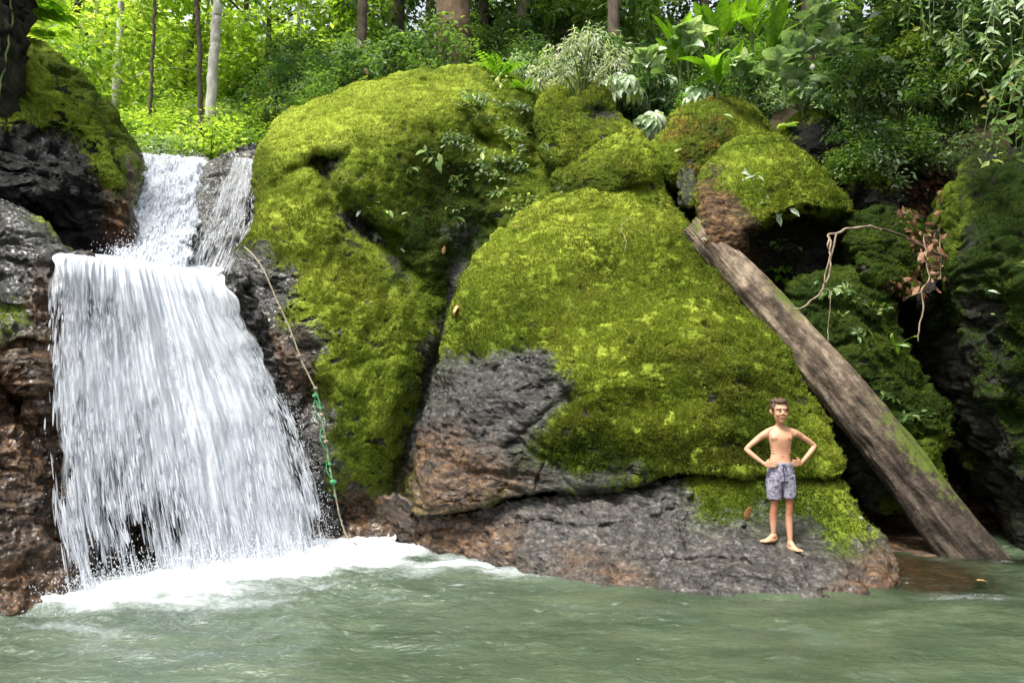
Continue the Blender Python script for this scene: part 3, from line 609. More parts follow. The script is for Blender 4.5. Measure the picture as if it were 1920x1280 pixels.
def sheet_mesh(S, nu, nv, off, dens, parent, amp=.05, bow=0, seed=0, name='water_sheet', fr=(7, 2.0), eg=.03):
    u, v = np.meshgrid(np.linspace(0, 1, nu), np.linspace(0, 1, nv)); u = u.ravel(); v = v.ravel()
    p = S(u, v, bow); q = np.stack([u*fr[0], v*fr[1], 0*u+seed], 1)
    d = amp*(fbm(q*1.5, 4))+amp*.45*fbm(q*np.array([5, 2.2, 1]), 3)
    toc = np.array([0, 0, CAMZ])-p; toc /= np.linalg.norm(toc, axis=1)[:, None]; toc[:, 2] *= .3
    edge = eg*fbm(np.stack([v*9, 0*v, u*3+seed], 1), 3)
    p = p+toc*(d+off)[:, None]; p[:, 0] += edge*(np.abs(u-.5)*2)**4
    nx = nu; ii = (np.arange(nv-1)[:, None]*nx+np.arange(nx-1)[None]).ravel()
    f = np.stack([ii, ii+1, ii+nx+1, ii+nx], 1)
    return mesh(name, p, f, M_SHEET, parent=parent, attrs=dict(fu=u, fv=v, dens=dens(u, v), rnd=np.clip(.55+.5*fbm(q*np.array([6, 2, 1]), 4), 0, 1)))
def streaks(S, n, parent, dens, lens, wid, off=(0, .12), bow=0, seed=5, name='strands', vr=(0, 1), wob=.01):
    rs = np.random.RandomState(seed); u = rs.uniform(0, 1, n*2); v = rs.uniform(vr[0], vr[1], n*2)
    keep = rs.uniform(0, 1, n*2) < np.clip(dens(u, v)+.9*fbm(np.stack([u*24, v*4, 0*u+seed], 1), 3)+.7*fbm(np.stack([u*7, v*6, 0*u+seed], 1), 2), 0, 1)
    u = u[keep][:n]; v = v[keep][:n]; n = len(u)
    o = rs.uniform(off[0], off[1], n)*(.3+v); L = rs.uniform(lens[0], lens[1], n)*(.45+.8*v); W = rs.uniform(wid[0], wid[1], n)
    p0 = S(u, v, bow); p1 = S(u, np.clip(v+.02, 0, 1.0), bow); pm = S(u, v-.02, bow); t = p1-pm; t /= np.linalg.norm(t, axis=1)[:, None]+1e-9
    toc = np.array([0, 0, CAMZ])-p0; toc /= np.linalg.norm(toc, axis=1)[:, None]; toc[:, 2] *= .2
    p0 = p0+toc*o[:, None]+rs.normal(size=(n, 3))*wob; t = t+rs.normal(size=(n, 3))*.05
    a = np.cross(t, toc); a /= np.linalg.norm(a, axis=1)[:, None]; b = np.cross(a, t)
    st = np.array([-.5, -.25, .15, .4, .5]); sw = np.array([.05, .7, 1.0, .7, .05])
    V_ = []
    for k in range(5):
        bend = rs.normal(size=(n, 1))*.0
        for s in range(4):
            ang = s*math.pi/2; V_.append(p0+t*(L*st[k])[:, None]+(a*math.cos(ang)+b*math.sin(ang)*.7)*(W*sw[k])[:, None])
    V_ = np.stack(V_, 1).reshape(-1, 3); ff = []
    for k in range(4):
        for s in range(4): ff.append([k*4+s, k*4+(s+1) % 4, (k+1)*4+(s+1) % 4, (k+1)*4+s])
    ff = (np.array(ff)[None]+(np.arange(n)*20)[:, None, None]).reshape(-1, 4)
    o = mesh(name, V_, ff, M_STREAK, parent=parent, attrs=dict(rnd=np.repeat(rs.uniform(0, 1, n), 20)))
    tag(o, kind='stuff'); return o
def drops(n, fn, parent, size=(.002, .006), seed=3, name='spray_drops'):
    rs = np.random.RandomState(seed); p = fn(rs, n); n = len(p); s = rs.uniform(size[0], size[1], n)**1
    T = np.array([[1, 0, 0], [-1, 0, 0], [0, 1, 0], [0, -1, 0], [0, 0, 1.5], [0, 0, -1.5]], float)
    F = np.array([[4, 0, 2], [4, 2, 1], [4, 1, 3], [4, 3, 0], [5, 2, 0], [5, 1, 2], [5, 3, 1], [5, 0, 3]])
    v = (p[:, None]+T[None]*s[:, None, None]).reshape(-1, 3); f = (F[None]+(np.arange(n)*6)[:, None, None]).reshape(-1, 3)
    o = mesh(name, v, f, M_STREAK, parent=parent, attrs=dict(rnd=np.repeat(rs.uniform(.4, 1, n), 6))); tag(o, kind='stuff'); return o

MF = fall_surface([(0, 205, 481, 9.3, 420, 504, 9.4), (.045, 130, 477, 7.7, 410, 512, 9.0), (.075, 112, 479, 7.27, 412, 518, 8.78), (.10, 106, 487, 7.13, 417, 530, 8.64), (.17, 98, 545, 6.98, 448, 590, 8.55), (.34, 90, 660, 6.85, 500, 690, 8.5), (.53, 84, 790, 6.68, 552, 790, 8.44), (.76, 96, 950, 6.48, 592, 915, 8.38), (1, 128, 1118, 6.3, 622, 1042, 8.33)])
wf = empty('waterfall', P(370, 1075, 7.2)); wf.location[2] = 0
tag(wf, 'broad white curtain of falling water pouring into the pool on the left', 'waterfall')
def inv_parent(o):   # children are built in world coordinates; keep them there
    for c in o.children:
        c.matrix_parent_inverse = Matrix.Translation(-o.location)
def dmain(u, v):
    d = .60+0*u
    d = d-.46*np.exp(-((u-.30)/.20)**2-((v-.90)/.24)**2)-.16*np.exp(-((u-.02)/.10)**2-((v-.62)/.3)**2)
    d = d-.16*np.exp(-((u-.2)/.25)**2-((v-.24)/.10)**2)-.42*np.clip((u-.84)/.16, 0, 1)**1.5*np.clip(v*2.5-.15, 0, 1)-.40*np.clip((.07-u)/.07, 0, 1)*np.clip(v*4-.3, 0, 1)
    d = d+.12*np.exp(-((u-.6)/.25)**2)+.6*sstep((.15-v)/.07)
    return d
sheet_mesh(MF, 260, 400, 0, dmain, wf, .06, .0, 1, eg=.09)
sheet_mesh(MF, 260, 400, .07, lambda u, v: dmain(u, v)-.10, wf, .07, .0, 7, eg=.14)
sheet_mesh(MF, 260, 400, .13, lambda u, v: dmain(u, v)-.16, wf, .07, .0, 17, eg=.12)
streaks(MF, 11000, wf, lambda u, v: dmain(u, v)*1.0-.15, (.06, .22), (.002, .011), (-.02, .17), 0, 5, vr=(.10, 1))
streaks(MF, 5000, wf, lambda u, v: dmain(u, v)*.8, (.10, .30), (.003, .009), (-.02, .10), 0, 9, vr=(.10, 1))
def edge_spray(rs, n):
    u = np.where(rs.rand(n) < .5, 1+np.abs(rs.normal(size=n))*.025, rs.rand(n)); v = rs.uniform(.3, 1, n)**.7
    p = MF(u, v); p[:, 1] -= np.abs(rs.normal(size=n))*.12; p[:, 0] += rs.normal(size=n)*.03; return p
drops(1500, edge_spray, wf, (.002, .006))
def base_spray(rs, n):
    t = rs.rand(n); p = np.stack([FALL_A[0]+(FALL_B[0]-FALL_A[0])*t, FALL_A[1]+(FALL_B[1]-FALL_A[1])*t, 0*t], 1)
    p[:, 0] += rs.normal(size=n)*.12; p[:, 1] -= rs.exponential(.14, n); p[:, 2] = rs.exponential(.075, n); return p
drops(16000, base_spray, wf, (.002, .007), 4, 'splash')
# small waves of foam heaped along the foot
inv_parent(wf)

UC = fall_surface([(0, 262, 288, 12.1, 386, 300, 12.1), (.08, 260, 300, 11.7, 388, 312, 11.6), (.3, 256, 345, 10.9, 384, 365, 10.6), (.55, 236, 415, 10.0, 366, 425, 9.7), (.8, 226, 462, 9.2, 350, 470, 9.0), (1, 205, 500, 8.4, 345, 522, 8.7)])
uc = empty('waterfall', P(300, 505, 9.0))
tag(uc, 'narrow upper cascade of white water between the dark overhang and rounded rock', 'waterfall')
du = lambda u, v: .98+0*u-.35*np.clip((np.abs(u-.5)-.38)/.12, 0, 1)
sheet_mesh(UC, 140, 260, 0, du, uc, .22, .0, 3, fr=(4, 5), eg=.16); sheet_mesh(UC, 140, 260, .08, lambda u, v: du(u, v)-.2, uc, .25, .0, 13, fr=(5, 6), eg=.2)
streaks(UC, 5000, uc, lambda u, v: .55+0*u, (.05, .2), (.003, .009), (0, .25), 0, 6, wob=.03)
drops(2500, lambda rs, n: UC(rs.uniform(-.06, 1.06, n), rs.rand(n))+np.array([0, -.25, .05])+rs.normal(size=(n, 3))*.07, uc, (.003, .008), 8)
inv_parent(uc)
SS = fall_surface([(0, 432, 292, 11.55, 482, 300, 11.3), (.2, 412, 335, 10.7, 480, 345, 10.6), (.5, 385, 395, 9.95, 474, 410, 9.95), (.75, 365, 450, 9.35, 455, 455, 9.45), (1, 345, 512, 8.95, 425, 520, 9.05)])
ss = empty('waterfall', P(400, 515, 9.1))
tag(ss, 'thin veil of water sliding over the rounded grey rock beside the cascade', 'waterfall')
sheet_mesh(SS, 120, 240, .0, lambda u, v: .32+.14*(1-v)+.0*u-.4*np.clip((np.abs(u-.5)-.3)/.2, 0, 1), ss, .06, .0, 23, fr=(3, 2))
streaks(SS, 1500, ss, lambda u, v: .15+.3*(1-v)+0*u, (.05, .22), (.0015, .005), (0, .06), 0, 16)
inv_parent(ss)
# ------------------------------------------------------------------ tubes: log, roots, rope
def tube(pts, rad, ns=10, n=40, wob=0.0, seed=0, close=True, lump=0.0, closed=False):
    pts = np.asarray(pts, float); m = len(pts); rad = np.asarray(rad if np.ndim(rad) else [rad]*m, float)
    c = catmull(np.concatenate([pts, rad[:, None]], 1), n, False); r = np.maximum(c[:, 3], .0005); c = c[:, :3]
    if wob: c = c+wob*np.stack([fbm(c*6+seed+k*11, 2) for k in range(3)], 1)
    t = np.gradient(c, axis=0); t /= np.linalg.norm(t, axis=1)[:, None]+1e-9
    a = np.cross(t, [0.2, 1, .1]); a /= np.linalg.norm(a, axis=1)[:, None]+1e-9; b = np.cross(a, t)
    an = np.arange(ns)*2*math.pi/ns
    v = c[:, None]+r[:, None, None]*(a[:, None]*np.cos(an)[None, :, None]+b[:, None]*np.sin(an)[None, :, None])
    if lump:
        vv = v.reshape(-1, 3); dd = (vv-np.repeat(c, ns, 0)); vv = vv+dd*(lump*fbm(vv*14+seed, 3))[:, None]; v = vv.reshape(n, ns, 3)
    v = v.reshape(-1, 3); k = np.arange(ns)
    f = np.concatenate([np.stack([i*ns+k, i*ns+(k+1) % ns, (i+1)*ns+(k+1) % ns, (i+1)*ns+k], 1) for i in range(n-1)])
    v = np.concatenate([v, c[:1], c[-1:]]); N = n*ns
    f = np.concatenate([f, np.stack([k*0+N, (k+1) % ns, k, k*0+N], 1)[:, [0, 1, 2, 2]], np.stack([k*0+N+1, (n-1)*ns+k, (n-1)*ns+(k+1) % ns, (n-1)*ns+(k+1) % ns], 1)])
    tri = f[:, [0, 1, 2]]; tri2 = f[:, [0, 2, 3]]; tri2 = tri2[tri2[:, 1] != tri2[:, 2]]
    return v, np.concatenate([tri, tri2])
def join(parts):
    V_, F_, o = [], [], 0
    for v, f in parts: V_.append(v); F_.append(f+o); o += len(v)
    return np.concatenate(V_), np.concatenate(F_)
def simple_mat(name, stops, scale=8, rough=.8, bump=.6, stretch=(1, 1, 1), bd=.02, spec=.3, rot=(0, 0, 0)):
    m = new_mat(name); t = NT(m); p = t.map(t.pos(), stretch, rot); n = t.noise(p, scale, 6, .65, .2)
    t.out(t.bsdf(t.ramp(n, stops), rough, t.bump(n, bump, bd), spec)); return m

# the log
LT, LB = V(1302, 427, 9.62), V(1868, 1096, 8.15)
def build_log():
    A = np.array(LT); B = np.array(LB); n, ns = 420, 96
    t = np.linspace(0, 1, n); ax = B-A; L = np.linalg.norm(ax); ax /= L
    c = A[None]+(B-A)[None]*t[:, None]+np.array([0, 0, .10])*np.sin(t*math.pi)[:, None]
    a = np.cross(ax, [0, 1, 0]); a /= np.linalg.norm(a); b = np.cross(ax, a)
    r = np.interp(t, [0, .06, .3, .6, .85, 1], [.15, .18, .215, .255, .28, .285])
    an = np.arange(ns)*2*math.pi/ns
    q = np.stack([np.cos(an)[None]*1.2+0*t[:, None], np.sin(an)[None]*1.2+0*t[:, None], (t*L)[:, None]*.55+0*an[None]], 2).reshape(-1, 3)
    rr = np.repeat(r, ns)*(1+.20*fbm(q*.9, 3))+.010*ridged(q*np.array([3.5, 3.5, 2.0]), 4)+.007*fbm(q*np.array([12, 12, 9]), 3)
    tt = np.repeat(t, ns)
    for (kt, ka, kr, kd) in ((.22, 2.2, .03, .03), (.47, 3.6, .035, .03), (.66, 2.6, .03, -.03), (.83, 4.1, .05, .05)):
        da = np.angle(np.exp(1j*(np.tile(an, n)-ka))); rr += kd*np.exp(-((tt-kt)*L/(kr*3))**2-(da/.35)**2)
    v = np.repeat(c, ns, 0)+rr[:, None]*(np.tile(np.cos(an), n)[:, None]*a+np.tile(np.sin(an), n)[:, None]*b)
    jag = (tt < .004); v[jag] -= ax*(.02+.05*fbm(q[jag]*3, 3))[:, None]
    k = np.arange(ns); f = np.concatenate([np.stack([i*ns+k, i*ns+(k+1) % ns, (i+1)*ns+(k+1) % ns, (i+1)*ns+k], 1) for i in range(n-1)])
    v = np.concatenate([v, [A+ax*.05]]); f = np.concatenate([f, np.stack([k, (k+1) % ns, k*0+n*ns, k*0+n*ns], 1)])
    tri = np.concatenate([f[:, :3], f[:, [0, 2, 3]]]); tri = tri[(tri[:, 0] != tri[:, 1]) & (tri[:, 1] != tri[:, 2]) & (tri[:, 0] != tri[:, 2])]
    up = np.concatenate([((v[:-1]-np.repeat(c, ns, 0))/rr[:, None])[:, 2], [0]])
    tv = np.concatenate([tt, [0]])
    ms = np.clip(.16+.50*np.exp(-((tv-.72)/.16)**2)*sstep((up+.1)/.6)+.45*np.exp(-((tv-.30)/.10)**2)*sstep((up-.1)/.5)+.3*(tv < .03), 0, 1)
    m = new_mat('log_bark'); tn = NT(m); p = tn.pos()
    e = Vector(ax).rotation_difference(Vector((0, 0, 1))).to_euler()
    pp = tn.map(tn.map(p, (1, 1, 1), tuple(e)), (5, 5, 1.3))
    n1 = tn.noise(pp, 1.6, 6, .65, .4); n2 = tn.noise(p, 30, 4, .6)
    pale = tn.ramp(n1, [(.3, (.04, .03, .02)), (.45, (.17, .125, .085)), (.6, (.32, .25, .175)), (.75, (.48, .40, .30))])
    dark = tn.ramp(n1, [(.3, (.014, .011, .009)), (.55, (.075, .056, .042)), (.75, (.19, .145, .11))])
    spt = tn.ramp(tn.noise(p, 6, 6, .7), [(.40, .45), (.60, 1.15)])
    base = tn.mix(tn.attr('damp'), pale, dark)
    base = tn.mix(1.0, base, spt, 'MULTIPLY')
    mk = tn.math('ADD', tn.attr('moss'), tn.math('MULTIPLY', tn.math('SUBTRACT', tn.noise(p, 12, 5, .7), .5), 1.3))
    base = tn.mix(tn.ramp(mk, [(.42, 0.0), (.62, .85)]), base, (.085, .12, .012))
    tn.out(tn.bsdf(base, .82, tn.bump(tn.math('ADD', n1, tn.math('MULTIPLY', n2, .4)), 1, .03), .25))
    lg = mesh('fallen_log', v, tri, m, attrs=dict(moss=ms, damp=.15+.85*sstep((tv-.30)/.5)), loc=(B[0], B[1], 0))
    return tag(lg, 'long bare tree trunk leaning from the rocks down into the pool behind the boy', 'log')
build_log()

M_ROOT = simple_mat('dry_root', [(.3, (.10, .07, .045)), (.6, (.34, .26, .18)), (.8, (.45, .36, .27))], 14, .85)
M_ROOTD = simple_mat('dark_root', [(.3, (.02, .014, .01)), (.7, (.10, .07, .05))], 14, .85)
def vine(name, label, strands, mat, cat='vine', loc=None, group=None):
    ps = [tube(P(*np.array(s[0]).T), [r*.001 for r in s[1]], 8, 60, .025, i*3.3, lump=.25) for i, s in enumerate(strands)]
    v, f = join(ps); return tag(mesh(name, v, f, mat, loc=v[np.argmin(v[:, 2])]), label, cat, group)
vine('root', 'pale arching root looping from the log over the dark hollow',
     [([(1488, 580, 8.75), (1512, 572, 8.7), (1535, 552, 8.7), (1548, 530, 8.7), (1556, 500, 8.75), (1563, 460, 8.8), (1568, 440, 8.8)], [7, 10, 11, 12, 13, 14, 10]),
      ([(1546, 535, 8.68), (1552, 490, 8.7), (1560, 455, 8.78), (1555, 442, 8.8), (1575, 436, 8.8), (1595, 428, 8.8), (1620, 424, 8.8), (1660, 430, 8.8)], [8, 9, 12, 14, 16, 14, 13, 12]),
      ([(1488, 580, 8.75), (1480, 578, 8.75), (1470, 582, 8.8)], [6, 5, 3]), ([(1556, 442, 8.8), (1552, 458, 8.75), (1556, 470, 8.75)], [12, 9, 4])], M_ROOT, 'root')
vine('root', 'darker root running right from the arch to the cliff across the leaf litter',
     [([(1655, 429, 8.8), (1690, 440, 8.75), (1715, 455, 8.7), (1745, 468, 8.6), (1775, 484, 8.5)], [14, 15, 15, 14, 12])], M_ROOTD, 'root')
vine('root', 'thin straight rootlet hanging straight down from the arching root', [([(1556, 545, 8.7), (1557, 580, 8.7), (1554, 620, 8.7), (1553, 655, 8.7)], [5, 5, 5, 4])], M_ROOT, 'root')
vine('root', 'pale crooked twig dangling below the leaf litter gully beside the dark stone',
     [([(1736, 440, 8.5), (1735, 480, 8.5), (1742, 520, 8.5), (1728, 545, 8.5), (1732, 580, 8.5), (1726, 610, 8.5), (1722, 640, 8.5)], [7, 8, 7, 10, 9, 9, 5]), ([(1728, 545, 8.5), (1715, 550, 8.5), (1700, 560, 8.55)], [8, 6, 4])], M_ROOT, 'root')
vine('root', 'fine grey rootlet hanging down the gully beside the cliff edge', [([(1762, 440, 8.6), (1764, 480, 8.6), (1766, 520, 8.6)], [6, 6, 4])], M_ROOT, 'root')
vine('twig', 'short curved twig arching out of the recess on the largest boulder', [([(636, 360, 9.2), (650, 335, 9.1), (648, 322, 9.1), (636, 322, 9.15)], [4, 5, 4, 3]), ([(624, 372, 9.25), (618, 352, 9.2), (626, 335, 9.2)], [4, 4, 2])], M_ROOT, 'twig')
vine('twig', 'thin pale twig lying on moss near the top of the front boulder', [([(1172, 470, 8.65), (1170, 440, 8.8), (1166, 420, 8.9), (1185, 405, 9.0)], [3, 4, 4, 2])], M_ROOT, 'twig')

# rope
M_ROPE = simple_mat('old_rope', [(.35, (.16, .13, .08)), (.65, (.42, .37, .26))], 90, .9, .8, bd=.004)
M_CORD = simple_mat('green_cord', [(.35, (.03, .20, .07)), (.65, (.12, .45, .20))], 60, .7, .6, bd=.004)
rp = empty('climbing_rope', V(655, 1018, 8.7)); rp.location[2] = 0
tag(rp, 'knotted old rope hanging beside the waterfall, wrapped with green cord lower down', 'rope')
RPT = [(458, 463, 9.15), (478, 482, 9.0), (498, 515, 8.9), (520, 565, 8.85), (545, 620, 8.8), (565, 675, 8.75), (592, 732, 8.7), (604, 785, 8.68), (613, 840, 8.68), (622, 895, 8.66), (630, 935, 8.65), (640, 978, 8.65), (652, 1008, 8.6), (668, 1019, 8.5)]
v, f = tube(P(*np.array(RPT).T), .0095, 10, 260, .006, 1); mesh('rope', v, f, M_ROPE, parent=rp)
def spiral(pts, r, turns, rad, n=200, jit=0):
    c = catmull(P(*np.array(pts).T), n, False); t = np.linspace(0, 1, n)*turns*2*math.pi
    c[:, 0] += r*np.cos(t); c[:, 1] += r*np.sin(t); return tube(c, rad, 7, n, jit, 3)
v, f = join([spiral(RPT[6:11], .013, 9, .005, 260, .003), spiral([(588, 738, 8.68), (598, 790, 8.66), (610, 850, 8.66), (620, 900, 8.64)], .022, 3, .0045, 160, .004), tube(P(np.array([590, 598, 601, 592.]), np.array([735, 750, 768, 750.]), np.array([8.66]*4)), .008, 6, 40, .004, 8)])
mesh('green_cord', v, f, M_CORD, parent=rp)
def knot(px, py, Y, r, mat, seed):
    c = P(px, py, Y); rs = np.random.RandomState(seed); ps = []
    for k in range(4):
        a = rs.rand()*6; n_ = 9; th = np.linspace(0, 2*math.pi, n_); ax = rs.normal(size=3); ax /= np.linalg.norm(ax); e1 = np.cross(ax, [1, .2, .4]); e1 /= np.linalg.norm(e1); e2 = np.cross(ax, e1)
        ps.append(tube(c+r*(np.cos(th)[:, None]*e1+np.sin(th)[:, None]*e2)*np.array([1, 1, .8]), r*.48, 7, 30, .002, seed))
    v, f = join(ps); mesh('knot', v, f, mat, parent=rp)
knot(590, 742, 8.66, .020, M_CORD, 1); knot(624, 903, 8.64, .026, M_CORD, 2); knot(611, 828, 8.66, .020, M_ROPE, 3); knot(603, 778, 8.66, .018, M_ROPE, 4)
knot(560, 668, 8.74, .018, M_ROPE, 5); knot(526, 580, 8.84, .017, M_ROPE, 6); knot(592, 728, 8.68, .018, M_ROPE, 7); knot(618, 870, 8.66, .015, M_CORD, 8)
inv_parent(rp)
# ------------------------------------------------------------------ vegetation
bpy.context.view_layer.update(); DG = bpy.context.evaluated_depsgraph_get()
VEIL = {o.name for o in SC.objects if o.parent and o.parent.name.startswith('waterfall')}
def hit(px, py, default=9.0):
    """first solid surface seen at a photo pixel: point and normal"""
    o = Vector((0, 0, CAMZ)); d = (V(px, py, 10)-o).normalized()
    for _ in range(12):
        ok, loc, n, i, ob, mt = SC.ray_cast(DG, o, d)
        global LASTOB
        LASTOB = ob.name if ok else ''
        if not ok: return V(px, py, default), Vector((0, -1, 0))
        if ob.name in VEIL or ob.name.startswith(('moss_tufts', 'water')) and not ob.name == 'water': o = loc+d*.01; continue
        return loc, n
    return V(px, py, default), Vector((0, -1, 0))

def leaf_mat(name, stops, trans=.45, rough=.42, spec=.5, tcol=1.35):
    m = new_mat(name); t = NT(m)
    c = t.ramp(t.attr('rnd'), stops)
    pz = t.noise(t.pos(), 26, 3, .6); c = t.mix(1.0, c, t.ramp(pz, [(.35, .62), (.65, 1.25)]), 'MULTIPLY')
    b = t.bsdf(c, rough, t.bump(pz, .3, .01), spec); tc = t.mix(1.0, c, (tcol, tcol*1.08, tcol*.5), 'MULTIPLY')
    tr = t.n('BsdfTranslucent', Color=tc).outputs[0]
    mx = t.n('MixShader', Fac=trans); t.t.links.new(b, mx.inputs[1]); t.t.links.new(tr, mx.inputs[2]); t.out(mx.outputs[0]); return m
M_L = {
 'light': leaf_mat('light_leaf', [(0, (.18, .30, .05)), (.5, (.36, .48, .07)), (1, (.62, .68, .20))], .6),
 'mid': leaf_mat('mid_leaf', [(0, (.06, .13, .03)), (.5, (.15, .26, .055)), (.93, (.27, .37, .09)), (1, (.42, .33, .10))], .45),
 'dark': leaf_mat('dark_leaf', [(0, (.03, .07, .025)), (.6, (.085, .16, .055)), (1, (.26, .34, .17))], .4, .3),
 'bright': leaf_mat('bright_leaf', [(0, (.10, .22, .012)), (1, (.24, .42, .03))], .5, .35),
 'pale': leaf_mat('pale_leaf', [(0, (.16, .27, .11)), (.6, (.36, .47, .27)), (1, (.62, .70, .52))], .3, .28),
 'white': leaf_mat('white_leaf', [(0, (.20, .26, .15)), (.4, (.50, .54, .42)), (1, (.78, .78, .70))], .3, .4),
 'dry': leaf_mat('dry_leaf', [(0, (.06, .03, .018)), (.5, (.22, .10, .055)), (1, (.45, .27, .17))], .15, .7, .2, 1.0),
}
M_BARK = simple_mat('bark', [(.3, (.03, .024, .016)), (.6, (.11, .085, .06)), (.8, (.10, .12, .05))], 6, .9, .8, (2, 2, .6))
M_BARKP = simple_mat('pale_bark', [(.3, (.30, .27, .22)), (.55, (.58, .55, .50)), (.8, (.72, .70, .66))], 5, .85, .5, (2, 2, .8))
M_STEM = simple_mat('green_stem', [(.3, (.05, .09, .02)), (.7, (.14, .19, .05))], 12, .7, .3)

T_OV = (np.array([[0, 0, 0], [.33, .20, .04], [.36, 0, -.02], [.33, -.20, .04], [.70, .16, .0], [.72, 0, -.06], [.70, -.16, .0], [1, 0, -.16]]),
        np.array([[0, 2, 1], [0, 3, 2], [1, 2, 5], [1, 5, 4], [2, 3, 6], [2, 6, 5], [4, 5, 7], [5, 6, 7]]))
T_SM = (np.array([[0, 0, 0], [.5, .24, .05], [.5, -.24, .05], [1, 0, -.08]]), np.array([[0, 2, 1], [1, 2, 3]]))
T_NA = (T_OV[0]*np.array([1, .45, 1.6]), T_OV[1])
def lcloud(pos, d, up, size, T, rs, rnd=None):
    d = d/(np.linalg.norm(d, axis=1)[:, None]+1e-9); y = np.cross(up, d); y /= np.linalg.norm(y, axis=1)[:, None]+1e-9; z = np.cross(d, y)
    tv, tf = T; n = len(pos); s = np.asarray(size).reshape(-1, 1, 1)
    v = pos[:, None]+s*(tv[None, :, 0, None]*d[:, None]+tv[None, :, 1, None]*y[:, None]+tv[None, :, 2, None]*z[:, None])
    f = tf[None]+(np.arange(n)*len(tv))[:, None, None]
    r = rs.uniform(0, 1, n) if rnd is None else rnd
    return v.reshape(-1, 3), f.reshape(-1, 3), np.repeat(r, len(tv))
def foliage(rs, centers, radii, per, size, T, droop=.35, flat=.6, squash=.7):
    """leaves held on twigs round each cluster centre"""
    n = len(centers)*per; ci = np.repeat(np.arange(len(centers)), per)
    d = rs.normal(size=(n, 3)); d /= np.linalg.norm(d, axis=1)[:, None]; r = radii[ci]*rs.uniform(.25, 1, n)**.6
    off = d*r[:, None]; off[:, 2] *= squash
    pos = centers[ci]+off
    dd = d*1.0+rs.normal(size=(n, 3))*.6; dd[:, 2] = dd[:, 2]*.5-droop
    up = rs.normal(size=(n, 3))*(1-flat); up[:, 2] += 1
    rnd = np.clip(.45+.28*fbm(centers*1.3, 2)[ci]+rs.normal(size=n)*.2, 0, 1)
    return lcloud(pos, dd, up, size*rs.uniform(.6, 1.25, n), T, rs, rnd)
def make_tree(name, h, tr, crad, ncl, per, size, mat, bark, seed, T=T_SM, low=.35, T_limb=9, clr=.55):
    rs = np.random.RandomState(seed); root = empty(name, (0, 0, 0))
    bend = rs.normal(size=2)*.12*h*.15
    tp = [(0, 0, -.4), (bend[0]*.3, bend[1]*.3, h*.3), (bend[0], bend[1], h*.65), (bend[0]*1.4, bend[1], h)]
    ps = [tube(tp, [tr*1.15, tr*.85, tr*.55, tr*.12], 10, 40, .02, seed, lump=.12)]
    C = []
    for k in range(T_limb):
        z0 = h*rs.uniform(low, .9); a = rs.rand()*6.28; L = crad*rs.uniform(.5, 1)*(1.1-.5*z0/h)
        e = np.array([bend[0]+math.cos(a)*L, bend[1]+math.sin(a)*L, z0+L*rs.uniform(.1, .6)])
        s = np.array([bend[0]*z0/h, bend[1]*z0/h, z0]); m_ = (s+e)/2+np.array([0, 0, .12*L])
        ps.append(tube([s, m_, e], [tr*.35, tr*.22, tr*.05], 6, 14, .03, seed+k))
        for q in range(max(1, ncl//T_limb)):
            C.append(s+(e-s)*rs.uniform(.45, 1.1)+rs.normal(size=3)*crad*.22)
    C = np.array(C); v, f = join(ps); mesh('trunk', v, f, bark, parent=root)
    v, f, r = foliage(rs, C, rs.uniform(.35, 1, len(C))*clr, per, size, T)
    mesh('crown', v, f, mat, parent=root, smooth=False, attrs=dict(rnd=r)); return root
def make_shrub(name, h, rad, ncl, per, size, mat, seed, T=T_SM, clr=.35, droop=.3):
    rs = np.random.RandomState(seed); root = empty(name, (0, 0, 0)); C = []; ps = []
    for k in range(ncl):
        a = rs.rand()*6.28; q = rs.uniform(0, 1)**.6*rad; z = h*rs.uniform(.15, 1)*(1-.45*(q/rad)**2)
        c = np.array([math.cos(a)*q, math.sin(a)*q, z]); C.append(c)
        if k % 3 == 0: ps.append(tube([(0, 0, -.3), c*np.array([.35, .35, .55]), c], [.02, .014, .005], 5, 10, .02, seed+k))
    v, f = join(ps); mesh('stem', v, f, M_STEM, parent=root)
    v, f, r = foliage(rs, np.array(C), rs.uniform(.5, 1, ncl)*clr, per, size, T, droop)
    mesh('foliage', v, f, mat, parent=root, smooth=False, attrs=dict(rnd=r)); return root
def blade(L, W, curve=.6, n=10, wav=.05, notch=0, seed=0):
    """one long leaf: grid strip folded along its rib, arching over; x outwards, z up"""
    t = np.linspace(0, 1, n); wd = W*np.sin(math.pi*t**.75)**.8*.5+.002
    ang = .9-curve*2.0*t; dx = np.cos(ang); dz = np.sin(ang); x = np.concatenate([[0], np.cumsum((dx[1:]+dx[:-1])/2/(n-1))])*L; z = np.concatenate([[0], np.cumsum((dz[1:]+dz[:-1])/2/(n-1))])*L
    rs = np.random.RandomState(seed); v = []
    for k in range(n):
        for s in (-1, -.5, 0, .5, 1): v.append([x[k]-dz[k]*.0, s*wd[k], z[k]+abs(s)*wd[k]*.35+wav*wd[k]*rs.normal()*abs(s)])
    f = [[k*5+j, k*5+j+1, (k+1)*5+j+1, (k+1)*5+j] for k in range(n-1) for j in range(4)]
    f = np.array(f); tri = np.concatenate([f[:, :3], f[:, [0, 2, 3]]]); return np.array(v), tri
def place(v, az, tilt, base, roll=0):
    M = Matrix.Rotation(az, 3, 'Z')@Matrix.Rotation(-tilt, 3, 'Y')@Matrix.Rotation(roll, 3, 'X'); return v@np.array(M).T+np.asarray(base)
